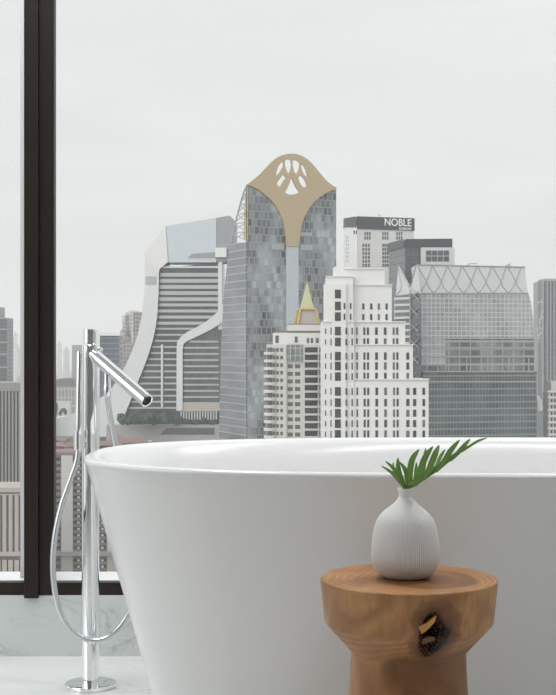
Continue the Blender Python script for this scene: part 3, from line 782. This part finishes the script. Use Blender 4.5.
for y in (306.8,317.4):
    for x in (362.6,370.6,378.2,386): lst.append((x, y-3, x+2.2, y+3, -1.79))
for y in (306.8,): pass
for r in rc1: lst.append(r + (0.21 if r[0] > 352 and False else (1.01 if 331.5 < r[0] < 346 else (0.41 if r[1] > 322 else 0.21)),))
for r in rc0: lst.append(r + (1.01 if False else 0.41,))
lst.sort(key=lambda r: -(r[2]-r[0])*(r[3]-r[1]))
st = MB()
for i, r in enumerate(lst):
    m_ = MB() if i < 100 else st
    W.rect(m_, r[0], r[1], r[2], r[3], r[4], r[4]+0.12)
    if i < 100: m_.build('window', M['winmid'] if i % 4 == 0 else M['win'], b)
o = st.build('window', M['win'], b); o['kind'] = 'stuff'

# ---------------- tower with the NOBLE sign band
W = Wall(357, 700, 414, 712); WN = Wall(344.8, 714, 357, 700)
b = building('sign_tower', W, 380, 'white tower behind, with a dark NOBLE sign band along its roof')
m_ = MB(); W.rect(m_, 357, 226, 414, None, -20, 0); WN.rect(m_, 344.8, 226, 357.2, None, -10, 0); m_.build('tower_body', M['white_wall'], b)
m_ = MB(); W.prism(m_, [(356.8,216.8),(414.2,218.8),(414.2,231.3),(356.8,229.3)], -20, 0.5); WN.prism(m_, [(345,218.8),(357,216.8),(357,227.5),(345,227.5)], -10, 0.5)
sb = m_.build('sign_band', M['dark_clad'], b)
lm = plain('white sign lettering', (0.85,0.86,0.86), 0.5)
def text(s, px0, px1, py0, py1, wall, off, parent, bold=0.0):
    cu = bpy.data.curves.new('lettering', 'FONT'); cu.body = s; cu.extrude = 0.12; cu.offset = bold*0.3; cu.size = 1
    ob = bpy.data.objects.new('lettering', cu); C.objects.link(ob)
    bpy.context.view_layer.update()
    me = bpy.data.meshes.new_from_object(ob.evaluated_get(bpy.context.evaluated_depsgraph_get()))
    bpy.data.objects.remove(ob)
    xs = [v_.co.x for v_ in me.vertices]; ys = [v_.co.y for v_ in me.vertices]
    a, c = wall.at(px0, py1, off), wall.at(px1, py0, off)
    wd = (Vector((c.x, c.y)) - Vector((a.x, a.y))).length; ht = c.z - a.z
    tv = Vector((wall.t.x, wall.t.y, 0))
    for v_ in me.vertices:
        x, y, z = v_.co
        v_.co = a + tv*((x-min(xs))/(max(xs)-min(xs))*wd) + Vector((0,0,1))*((y-min(ys))/(max(ys)-min(ys))*ht) + wall.n*z - wloc(parent)
    me.materials.append(lm)
    o = bpy.data.objects.new('lettering', me); C.objects.link(o); o.parent = parent; return o
text('NOBLE', 384.2, 410.8, 219.8, 226.2, W, 0.65, sb, 0.045)
text('PLOENCHIT', 398.6, 411, 228.5, 230.3, W, 0.65, sb, 0.03)
m_ = MB().tube([W.at(383.5,217.5,-5), W.at(383.5,214.4,-5)], 0.15, 6).tube([W.at(381.5,214.8,-5), W.at(385.5,214.4,-5)], 0.15, 6); m_.build('antenna', M['rib'], b)
rc = []
for gx in (364.4, 382.2, 396.2):
    for k in range(2):
        for c in range(3): rc.append((gx+c*2.3, 232.5+k*4.3, gx+c*2.3+1.5, 232.5+k*4.3+3.4))
    for k in range(6):
        for c in range(3): rc.append((gx-2+c*2.8 if gx < 370 else gx+c*2.3, 244.3+k*4.0, (gx-2+c*2.8 if gx < 370 else gx+c*2.3)+1.8, 244.3+k*4.0+3.0))
rc += [(353.5,231,355,234.5),(355.8,231,357,234.5)]
many(rc, W, 0.01, 0.12, 'window', M['winmid'], b)
rc = [(346+x, y, 346.7+x, y+2.6) for x in (0, 1.9) for y in (236.5, 240, 244, 248, 252, 256, 260)]
many(rc, WN, 0.01, 0.12, 'window', M['midgrey'], b)

# ---------------- dark box building
W = Wall(405, 640, 452, 655); WN = Wall(389.8, 668, 405, 640)
b = building('dark_building', W, 420, 'dark grey flat-roofed building with a white block, peeking above the glass building')
M['dark_glass'] = facade('dark curtain glass', (0.10,0.11,0.125), (0.05,0.058,0.07), (0.08,0.09,0.105), 1.6, 3.6, 0.12, 0.35, 0, 0.2, 0.5, 0.5)
m_ = MB(); W.rect(m_, 405, 247.5, 420.5, None, -10, 0); WN.prism(m_, [(389.8,252),(405.2,247.5),(405.2,None),(389.8,None)], -8, 0); m_.build('tower_body', M['dark_glass'], b, uv=True)
m_ = MB(); W.prism(m_, [(405,239.6),(451.6,239.2),(451.6,248),(405,247.6)], -14, 0.6); WN.prism(m_, [(389.8,243.6),(405,239.6),(405,247.6),(389.8,252)], -10, 0.6); m_.build('roof_band', M['dark_clad'], b)
m_ = MB(); W.rect(m_, 419.8, 248, 453.6, None, -12, 0.8); m_.build('white_block', M['white_wall'], b)
many([(425+x*5.9, 251.2+y*5.8, 425+x*5.9+5.2, 251.2+y*5.8+5.0) for x in range(4) for y in range(2)], W, 0.81, 0.95, 'window', M['dark_glass'], b)

# ---------------- tapering glass building with the diamond crown
W = Wall(416.5, 602, 526, 615); WN = Wall(396, 632, 416.5, 602)
b = building('glass_building', W, 470, 'broad pale glass building with a diamond-ribbed crown and tapering shoulders')
M['screen'] = facade('pale glass screen', (0.52,0.53,0.53), (0.22,0.235,0.24), (0.40,0.41,0.415), 2.15, 2.15, 0.40, 0.40, 0, 0.2, 0.6, 0.5, big=0.05)
M['screen_low'] = facade('screen with dark rooms behind', (0.36,0.36,0.355), (0.045,0.05,0.052), (0.26,0.26,0.255), 5.4, 3.6, 0.5, 1.0, 0, 0.2, 0.6, 0.5, big=0.10)
M['teal'] = facade('teal curtain wall', (0.20,0.225,0.225), (0.03,0.042,0.045), (0.10,0.12,0.125), 1.6, 3.1, 0.22, 0.75, 0, 0.15, 0.7, 0.4, big=0.06)
m_ = MB(); W.prism(m_, [(419.3,293.2),(528.2,293.2),(531,303),(532.6,316),(533.8,338),(421.3,338),(420.6,308)], -26, 0); m_.build('glass_screen', M['screen'], b, uv=True)
m_ = MB(); W.rect(m_, 421.3, 338, 534.4, 372, -26, -0.02)
m_.build('screen_base', M['screen_low'], b, uv=True)
m_ = MB(); W.rect(m_, 421.3, 338, 445, 366, -0.02, 0.1); m_.build('glass_screen', M['screen'], b, uv=True)
m_ = MB(); W.rect(m_, 421.3, 372, 537.2, None, -26, -0.6); WN.rect(m_, 413, 372, 421, None, -10, -1); m_.build('lower_tower', M['teal'], b, uv=True)
for y in (338.2, 347.5, 356.5, 371.5, 381.5):
    m_ = MB(); W.rect(m_, 421.3, y, 534.4, y+1.2, 0.02, 0.5); m_.build('floor_band', M['midgrey'], b)
for x in (445, 466, 487, 508, 528):
    m_ = MB(); W.rect(m_, x, 357, x+1, 372, 0.02, 0.5); m_.build('screen_post', M['midgrey'], b)
# side wing
m_ = MB(); WN.prism(m_, [(395.4,296.5),(417,293.2),(421,308),(421,None),(395.4,None)], -8, 0); m_.build('side_wing', M['dark_glass'], b, uv=True)
for i in range(12):
    y = 297.5 + i*6.4
    m_ = MB(); WN.prism(m_, [(395.2,y+0.6),(411,y),(411,y+2.3),(395.2,y+2.9)], 0.02, 0.6); m_.build('floor_band', M['swoop'], b)
m_ = MB()
for i in range(5):
    m_.tube([WN.at(410.8, 292+i*16, 0.5), WN.at(419.5, 300+i*16, 0.5)], 0.22, 6); m_.tube([WN.at(419.5, 292+i*16, 0.5), WN.at(410.8, 300+i*16, 0.5)], 0.22, 6)
m_.tube([WN.at(411, 290, 0.5), WN.at(411, 372, 0.5)], 0.3, 6); m_.build('bracing', M['midgrey'], b)
# crown
m_ = MB(); W.prism(m_, [(416.5,265.3),(524.9,267.6),(526.3,283),(528.3,294),(419.3,294)], -24, 0); m_.build('crown', M['crownglass'], b)
m_ = MB(); WN.prism(m_, [(398.2,267),(406,281),(409.6,287.5),(412,284),(416.6,265.5),(419.6,294),(395.3,297)], -0.5, 0); m_.build('crown_gable', M['crownglass'], b)
m_ = MB()
m_.tube([W.at(416.5,265.3,0.1), W.at(525,267.6,0.1)], 0.35, 6); m_.tube([W.at(419.3,294,0.1), W.at(528.3,294,0.1)], 0.3, 6)
m_.tube([WN.at(398.2,267,0.1), WN.at(409.8,288,0.1), WN.at(416.6,265.5,0.1)], 0.25, 6); m_.tube([WN.at(398.2,267,0.1), WN.at(395.4,296.5,0.1), WN.at(419,293.5,0.1)], 0.25, 6)
m_.tube([WN.at(398.2,267,0.1), WN.at(401.4,284,.1), WN.at(401.2,290,.1), WN.at(396,296,.1)], 0.2, 6); m_.tube([WN.at(416.6,265.5,0.1), WN.at(411,284,.1), WN.at(412.5,290,.1), WN.at(418.5,294,.1)], 0.2, 6)
m_.build('crown_rib', M['rib'], b)
step = 14.9
for i in range(8):
    x = 418.2 + i*step
    a = [(x-0.6,266.5),(x+4.2,275),(x+8,281.5),(x+10,287),(x+14,292),(x+16,294)]
    c = [(x+step-1.2,266.8),(x+step-4,275),(x+step-6.4,281.5),(x+5.6,287.5),(x+2,292),(x-0.6,294)]
    for pp in (a, c):
        pp = [q for q in pp if q[0] < 527.5 and q[0] > 416.8]
        if len(pp) > 2:
            m_ = MB(); m_.tube([W.at(q[0], q[1], 0.1) for q in pp], 0.2, 6); m_.build('crown_rib', M['rib'], b)
m_ = MB(); W.prism(m_, [(507,267),(512.5,263.2),(513.5,267.3)], -6, -3); m_.build('roof_vent', M['midgrey'], b)
m_ = MB().tube([W.at(472,265,-6), W.at(475,263.2,-6), W.at(482,263.4,-6)], 0.25, 6); m_.build('roof_crane', M['midgrey'], b)

# ---------------- grey tower at the right edge
W = Wall(543.5, 900, 575, 905); WN = Wall(535, 930, 543.5, 900)
b = building('grey_tower', W, 552, 'grey tower with a speckled side wall at the right edge')
M['grey_t'] = facade('grey residential glazing', (0.15,0.155,0.16), (0.08,0.085,0.09), (0.13,0.135,0.14), 2.6, 3.2, 0.5, 0.9, 0, 0.4, 0.4, 0.6)
m_ = MB(); W.rect(m_, 543.5, 280, 575, None, -20, 0); m_.build('tower_body', M['grey_t'], b, uv=True)
m_ = MB(); WN.prism(m_, [(535,283),(543.7,280.3),(543.7,None),(535,None)], -6, 0); m_.build('side_wall', M['greyclad'], b)
m_ = MB(); W.rect(m_, 543.4, 279.2, 575, 281.6, -20, 0.4); m_.build('roof_trim', M['midgrey'], b)
m_ = MB()
for k in range(90):
    x = random.uniform(537, 543); y = random.uniform(300, 342)
    if abs((x-537)/6 - 0.5 - 0.35*math.sin((y-300)/9)) < 0.45: WN.rect(m_, x, y, x+0.6, y+0.8, 0.01, 0.2)
o = m_.build('speckle', M['white_wall'], b); o['kind'] = 'stuff'
for xx in (546.5, 550, 553.5):
    m_ = MB(); W.rect(m_, xx, 282, xx+1.0, 440, 0.02, 0.5); m_.build('rib', M['midgrey'], b)

W = Wall(548, 620, 575, 625)
b = building('ornate_building', W, 553, 'small white ornate building low at the right edge')
m_ = MB(); W.rect(m_, 549, 393, 575, None, -14, 0); W.rect(m_, 553.4, 382, 575, 393.4, -12, -2); m_.build('building_body', M['cream_wall'], b)
for k in range(8):
    y = 391 + k*6.2
    m_ = MB(); W.rect(m_, 547.4, y, 575, y+1.5, 0, 0.8); m_.build('cornice', M['white_wall'], b)
    m_ = MB(); W.rect(m_, 550.6, y+2.4, 552.4, y+5.6, 0.01, 0.1); W.rect(m_, 554, y+2.4, 555.6, y+5.6, 0.01, 0.1); m_.build('window', M['win'], b)
W = Wall(530, 780, 552, 790)
b = building('dark_block', W, 541, 'dark low block between the glass building and the grey tower')
m_ = MB(); W.prism(m_, [(530,402),(538,399),(545,405),(556,407),(556,None),(530,None)], -14, 0); m_.build('building_body', M['greyclad'], b)
m_ = MB(); W.prism(m_, [(537,396),(540,402),(540.5,410),(537.5,412)], 0.1, 2); m_.build('roof_canopy', M['swoop'], b)

# ---------------- buildings seen on the left
M['slate'] = facade('slate banded glazing', (0.11,0.125,0.135), (0.06,0.073,0.08), (0.08,0.095,0.10), 5, 3.4, 0.1, 1.3, 0, 0.3, 0.5, 0.5)
W = Wall(-25, 1040, 6.9, 1050)
b = building('slate_tower', W, 0, 'dark slate banded tower cut by the left edge')
m_ = MB(); W.rect(m_, -25, 318.4, 6.9, None, -25, 0); m_.build('tower_body', M['slate'], b, uv=True)
m_ = MB(); W.rect(m_, -25, 307.5, 1.2, 319, -20, -3); m_.build('plant_room', M['greyclad'], b)
for y in (318, 329, 342, 354, 367):
    m_ = MB(); W.rect(m_, -25, y, 7.1, y+1.4, 0, 0.4); m_.build('floor_band', M['midgrey'], b)
W = Wall(-30, 690, 22, 700)
b = building('striped_building', W, 5, 'grey building with close vertical fins behind the left window pane')
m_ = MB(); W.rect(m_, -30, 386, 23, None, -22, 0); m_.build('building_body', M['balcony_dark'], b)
m_ = MB(); W.rect(m_, -30, 383, 23.4, 391.5, -22, 1.4); m_.build('roof_parapet', M['concrete'], b)
for k in range(16):
    x = -30 + 3.45*k
    m_ = MB(); W.rect(m_, x, 391.4, x+1.75, 486, 0, 1.2); m_.build('fin', M['concrete'], b)
m_ = MB(); W.rect(m_, -30, 486, 23.4, 490, 0, 1.4); m_.build('base_band', M['concrete'], b)
W = Wall(-30, 515, 22, 520)
b = building('stone_building', W, 5, 'beige stone building with tall pilasters, lowest in the left pane')
m_ = MB(); W.rect(m_, -30, 490, 24, None, -22, 0); m_.build('building_body', M['brownwall'], b)
m_ = MB(); W.rect(m_, -30, 488, 24.4, 492.5, -22, 1.2); W.rect(m_, -30, 494, 24.2, 495.5, 0, 0.9); m_.build('cornice', M['beige'], b)
for k in range(9):
    x = -28 + 6.1*k
    m_ = MB(); W.rect(m_, x, 495, x+3.6, 552, 0, 0.9); m_.build('pilaster', M['beige'], b)
    m_ = MB(); W.rect(m_, x-0.5, 560, x+4.0, None, 0, 1.6); m_.build('pier', M['beige'], b)
m_ = MB(); W.rect(m_, -30, 552, 24.4, 556, 0, 1.8); m_.build('cornice', M['beige'], b)

M['navy'] = facade('dark blue glazing', (0.12,0.145,0.17), (0.03,0.05,0.07), (0.055,0.08,0.10), 6, 3.6, 0.2, 1.0, 0, 0.25, 0.5, 0.5)
W = Wall(99.8, 905, 119.5, 900)
b = building('blue_building', W, 110, 'dark blue banded block with a white roof rim beside the tap')
m_ = MB(); W.rect(m_, 99.8, 336, 119.5, None, -20, 0); m_.build('building_body', M['navy'], b, uv=True)
m_ = MB(); W.rect(m_, 95, 332.8, 120.5, 336.2, -22, 1.5); m_.build('roof_rim', M['white_wall'], b)

M['pixel'] = facade('white balcony grid', (0.68,0.67,0.65), (0.35,0.34,0.33), (0.60,0.59,0.57), 2.8, 3.0, 1.3, 1.4, 0, 0.5, 0.4, 0.6)
M['brown_grid'] = facade('brown balcony grid', (0.42,0.39,0.36), (0.13,0.11,0.10), (0.28,0.25,0.23), 2.6, 3.1, 1.0, 1.1, 0, 0.5, 0.4, 0.6)
W = Wall(120, 1000, 150, 1010)
b = building('stepped_tower', W, 132, 'stepped white and brown apartment tower left of the curved frame')
m_ = MB()
for r in ((122,316,131,345),(125,313,133,345),(120,330,131,342)): W.rect(m_, *r, -15, 0.3)
m_.build('white_block', M['pixel'], b, uv=True)
m_ = MB(); W.rect(m_, 131, 312.5, 150, None, -22, 0); W.rect(m_, 117, 341.5, 131.2, None, -15, 0.5); m_.build('tower_body', M['brown_grid'], b, uv=True)
m_ = MB(); W.rect(m_, 129, 311, 139, 313.4, -10, -2); m_.build('roof_cabin', M['white_wall'], b)

W = Wall(72, 1900, 83, 1910)
b = building('hazy_block', W, 77, 'hazy grey block on the skyline left of the tap top')
m_ = MB(); W.rect(m_, 72, 345.5, 86, None, -30, 0); m_.build('building_body', M['greyclad'], b)

W = Wall(50, 780, 71, 782)
b = building('billboard', W, 60, 'white billboard with a dark teal picture low beside the mullion', 'billboard')
m_ = MB(); W.rect(m_, 50, 401.5, 70.4, 418.5, -1.5, 0); m_.build('board', M['white_wall'], b)
m_ = MB(); W.rect(m_, 46, 418, 71, None, -12, -0.5); m_.build('supporting_block', M['concrete'], b)
M['tealpic'] = plain('dark teal poster print', (0.06,0.12,0.12), 0.5)
m_ = MB(); W.prism(m_, [(50,403),(57.5,403),(58,409),(56.5,418),(50,418)], 0.01, 0.1); W.prism(m_, [(58,414),(61,409),(65,408.5),(67.5,412),(65.5,417),(63,412),(60.5,417)], 0.01, 0.1); m_.build('poster_picture', M['tealpic'], b)

W = Wall(40, 1150, 78, 1160)
b = building('long_block', W, 64, 'long pale block with pilasters and a brown roof, left of the tap column')
M['pilaster_grid'] = facade('pale pilaster grid', (0.50,0.48,0.45), (0.22,0.21,0.20), (0.30,0.28,0.27), 3.0, 7.5, 1.5, 1.6, 0, 0.5, 0.4, 0.6)
m_ = MB(); W.rect(m_, 40, 387, 80, None, -22, 0); m_.build('building_body', M['pilaster_grid'], b, uv=True)
m_ = MB(); W.prism(m_, [(53,387),(57,379.5),(71,378.5),(77,387)], -18, 0.5); m_.build('roof', M['brownwall'], b)

# apartment block with dark balconies
W = Wall(40, 556, 135, 564)
b = building('apartment_block', W, 75, 'grey brown apartment block with balcony stacks seen around the tap column')
m_ = MB(); W.rect(m_, 40, 455, 140, None, -16, 0); m_.build('building_body', M['brownwall'], b)
m_ = MB(); W.rect(m_, 40, 452.6, 141, 455.6, -17, 1.4); m_.build('roof_slab', M['redroof'], b)
for x0, x1 in ((61.2,72.6),(83,96.5),(107,116),(126,134)):
    m_ = MB(); W.rect(m_, x0, 455.6, x1, 552, 0, 1.5); m_.build('wall_panel', M['cream_wall'], b)
for x0, x1 in ((45.5,60.4),(73.4,82.4),(97.2,106.4),(117,125)):
    for k in range(19):
        y = 458.2 + k*6.3
        if 551 < y < 556: continue
        m_ = MB(); W.rect(m_, x0, y, x1, y+3.0, 0.02, 0.1); m_.build('balcony_opening', M['win'], b)
        m_ = MB(); xm = x0 + (x1-x0)*0.42; W.rect(m_, xm, y+0.8, xm+2.6, y+2.8, 0.12, 0.5); m_.build('curtain', M['cream_wall'], b)
m_ = MB(); W.rect(m_, 40, 551.5, 141, 555.5, 0, 2.4); m_.build('terrace_slab', M['concrete'], b)
for x0, x1 in ((61.2,72.6),(83,96.5),(107,116)):
    m_ = MB(); W.rect(m_, x0, 556, x1, None, 0, 1.0); m_.build('wall_panel', M['beige'], b)

# red brown roofs behind it
for i, (x0, x1, y, d, nm, lb) in enumerate([(52,66,437,640,'red_roof_house','reddish roofed house left of the hand shower holder'), (64,83,443,600,'brown_roof_house','brown roofed house directly above the apartment block roof'),
        (98,122,442,610,'red_roof_house','reddish roofed house right of the tap column'), (118,150,439,640,'red_roof_house','long reddish roofed house just above the tub rim')]):
    W = Wall(x0, d, x1, d+8)
    b = building(nm, W, (x0+x1)/2, lb, 'house')
    m_ = MB(); W.rect(m_, x0, y+3.5, x1, None, -12, 0); m_.build('house_body', M['cream_wall'] if i % 2 else M['brownwall'], b)
    m_ = MB(); k = len(m_.v)
    v = [W.at(x0-1, y+4, 1), W.at(x1+1, y+4, 1), W.at(x1+1, y+4, -13), W.at(x0-1, y+4, -13), W.at(x0+3, y, -6), W.at(x1-3, y, -6)]
    m_.add(v, [(0,1,5,4),(1,2,5),(2,3,4,5),(3,0,4),(3,2,1,0)]); m_.build('roof', M['redroof'], b)
    m_ = MB(); W.rect(m_, x0+4, y-2.5, x0+8, y+1, -8, -6); m_.build('roof_cabin', M['beige'], b)

# rooftops receding into the haze
pal = [M['cream_wall'], M['concrete'], M['white_wall'], M['beige'], M['brownwall'], M['midgrey']]
M['far_grid'] = facade('far window grid', (0.55,0.54,0.52), (0.22,0.22,0.22), (0.36,0.35,0.34), 4.0, 3.4, 1.8, 1.5, 0, 0.5, 0.4, 0.7)
pal.append(M['far_grid']); pal.append(M['far_grid'])
d = 830.0
blocked = [(-30, 12, 1000, 1090), (36, 84, 1100, 1215), (112, 155, 940, 1060), (92, 124, 860, 950), (68, 90, 1840, 1960), (525, 580, 870, 960)]
tow = ((12,337,3600,3.5),(15.5,334,3800,3),(18,348,3000,3),(59,344,3400,4),(66,350,2600,5),(88,340,3200,5))
blocked += [(a-4, a+4, c-90, c+90) for a, b_2, c, e in tow]
while d < 5200:
    wpx = max(6, 22*900/d)
    rng = [(-2, 24), (52, 128)] if d > 1000 else [(52, 96)]
    for a0, a1 in rng:
        x = a0 + random.uniform(-2, 4)
        while x < a1:
            w = wpx * random.uniform(0.5, 1.15)
            h = random.choice([9, 12, 14, 18, 24, 32]) * random.uniform(0.8, 1.2)
            if random.random() < 0.10 and d > 1900: h *= random.uniform(1.6, 3.0)
            dd = d * random.uniform(0.97, 1.03)
            if any(x < b1 and x+w > b0 and dd+45 > d0 and dd < d1 for b0, b1, d0, d1 in blocked):
                x += w*1.2; continue
            p = P(x + w/2, CY, dd); hw = w/F*dd/2
            dep = min(hw*2, 40)
            q = MB().box(p.x-hw, p.x+hw, dd, dd+dep, G, G+h)
            if random.random() < 0.6: q.box(p.x-hw*0.5, p.x+hw*0.1, dd+dep*.3, dd+dep*.7, G+h, G+h+random.uniform(2, 5))
            o = q.build('distant_building', random.choice(pal), None, (p.x, dd, G), uv=True)
            tag(o, 'small pale building among the hazy rooftops of the far city', 'building', 'distant rooftops')
            x += w * random.uniform(1.05, 1.6)
    d *= 1.10
for px, py, d, w in tow:
    p = P(px, py, d); hw = w/F*d/2
    o = MB().box(p.x-hw, p.x+hw, d, d+hw*2, G, p.z).box(p.x-hw*.4, p.x+hw*.4, d+hw*.5, d+hw*1.4, p.z, p.z+6).build('distant_tower', M['far_grid'], None, (p.x, d, G), uv=True)
    tag(o, 'thin hazy tower on the far skyline', 'building', 'distant towers')

# ================================================================== air, sky and light
m, t = new('city haze')
vs = t.t.nodes.new('ShaderNodeVolumeScatter'); vs.inputs['Color'].default_value = (0.97, 0.985, 1.0, 1)
vs.inputs['Density'].default_value = 0.00022; vs.inputs['Anisotropy'].default_value = 0.0
oo = t.t.nodes.new('ShaderNodeOutputMaterial'); t.l(vs.outputs[0], oo.inputs['Volume'])
hz = MB().box(-5900, 5900, 60, 8900, G-1, 260).build('haze', m, None, (0, 4480, G-1))
hz['kind'] = 'stuff'; hz['label'] = 'thin pale haze hanging over the city'; hz['category'] = 'haze'

w = bpy.data.worlds.new('overcast sky'); S.world = w; t = NT(w)
g = t.t.nodes.new('ShaderNodeTexCoord').outputs['Generated']
sx = t.t.nodes.new('ShaderNodeSeparateXYZ'); t.l(g, sx.inputs[0])
up = sx.outputs[2]
base = t.ramp(t.math('MULTIPLY_ADD', up, 0.5, 0.5), [(0.0, (0.30,0.30,0.29)), (0.495, (0.50,0.50,0.49)), (0.505, (0.70,0.71,0.69)), (0.56, (0.79,0.815,0.81)), (0.63, (0.86,0.875,0.88)), (1.0, (0.95,0.97,0.98))])
mp = t.mapping(g, scale=(1.5, 1.5, 9.0))
cn = t.noise(mp, 1.6, 5, 0.55, 0.4)
cl = t.ramp(cn, [(0.38, 0.965), (0.62, 1.045)])
mm = t.t.nodes.new('ShaderNodeVectorMath'); mm.operation = 'MULTIPLY'; t.l(base, mm.inputs[0]); t.l(cl, mm.inputs[1])
# brighter thin cloud on the side of the veiled sun (behind the viewer)
back = t.math('MULTIPLY_ADD', t.math('MAXIMUM', t.math('ADD', t.math('MULTIPLY', sx.outputs[1], -0.6), t.math('MULTIPLY', sx.outputs[0], -0.75)), 0.0), 0.9, 1.0)
bg = t.t.nodes.new('ShaderNodeBackground'); t.l(mm.outputs[0], bg.inputs[0]); t.l(back, bg.inputs[1])
wo = t.t.nodes.new('ShaderNodeOutputWorld'); t.l(bg.outputs[0], wo.inputs[0])

def light(name, kind, loc, energy, rot=(0,0,0), **kw):
    d_ = bpy.data.lights.new(name, kind); d_.energy = energy
    for k, v_ in kw.items(): setattr(d_, k, v_)
    o = bpy.data.objects.new(name, d_); C.objects.link(o); o.location = loc; o.rotation_euler = rot; return o
light('sun', 'SUN', (0, -50, 100), 1.2, (math.radians(55), 0, math.radians(-50)), angle=math.radians(50), color=(1.0, 0.98, 0.95))
# added fill lamps on the unseen ceiling, to brighten tub, floor and stool
for i, (x, y) in enumerate(((-0.7, 2.75), (1.2, 2.75), (0.95, 0.45))):
    p = thing('fill_lamp', (x, y, RZ), ('added round fill lamp on the ceiling over the left end of the bathtub', 'added round fill lamp on the ceiling over the right end of the bathtub', 'added round fill lamp on the ceiling in the middle of the room, away from the window')[i], 'lamp')
    MB().lathe(x, y, [(0.30, RZ-0.035), (0.31, RZ-0.03), (0.31, RZ)], 48).build('fill_lamp_body', M['sill'], p)
    light('fill_light', 'AREA', (x, y, RZ-0.04), (24, 24, 12.5)[i], size=0.55, shape='DISK', color=(0.98, 0.99, 1.0))

cam = bpy.data.cameras.new('camera'); co_ = bpy.data.objects.new('camera', cam); C.objects.link(co_)
co_.location = (0, 0, H); co_.rotation_euler = (PI/2, 0, 0)
cam.sensor_fit = 'HORIZONTAL'; cam.sensor_width = 36; cam.lens = 36*F/556.0
cam.shift_x = 0; cam.shift_y = 0
cam.clip_start = 0.05; cam.clip_end = 12000
S.camera = co_
S.view_settings.view_transform = 'Standard'; S.view_settings.look = 'None'; S.view_settings.exposure = 0.0; S.view_settings.gamma = 1.0
S.view_settings.use_curve_mapping = False
S.cycles.volume_bounces = 3
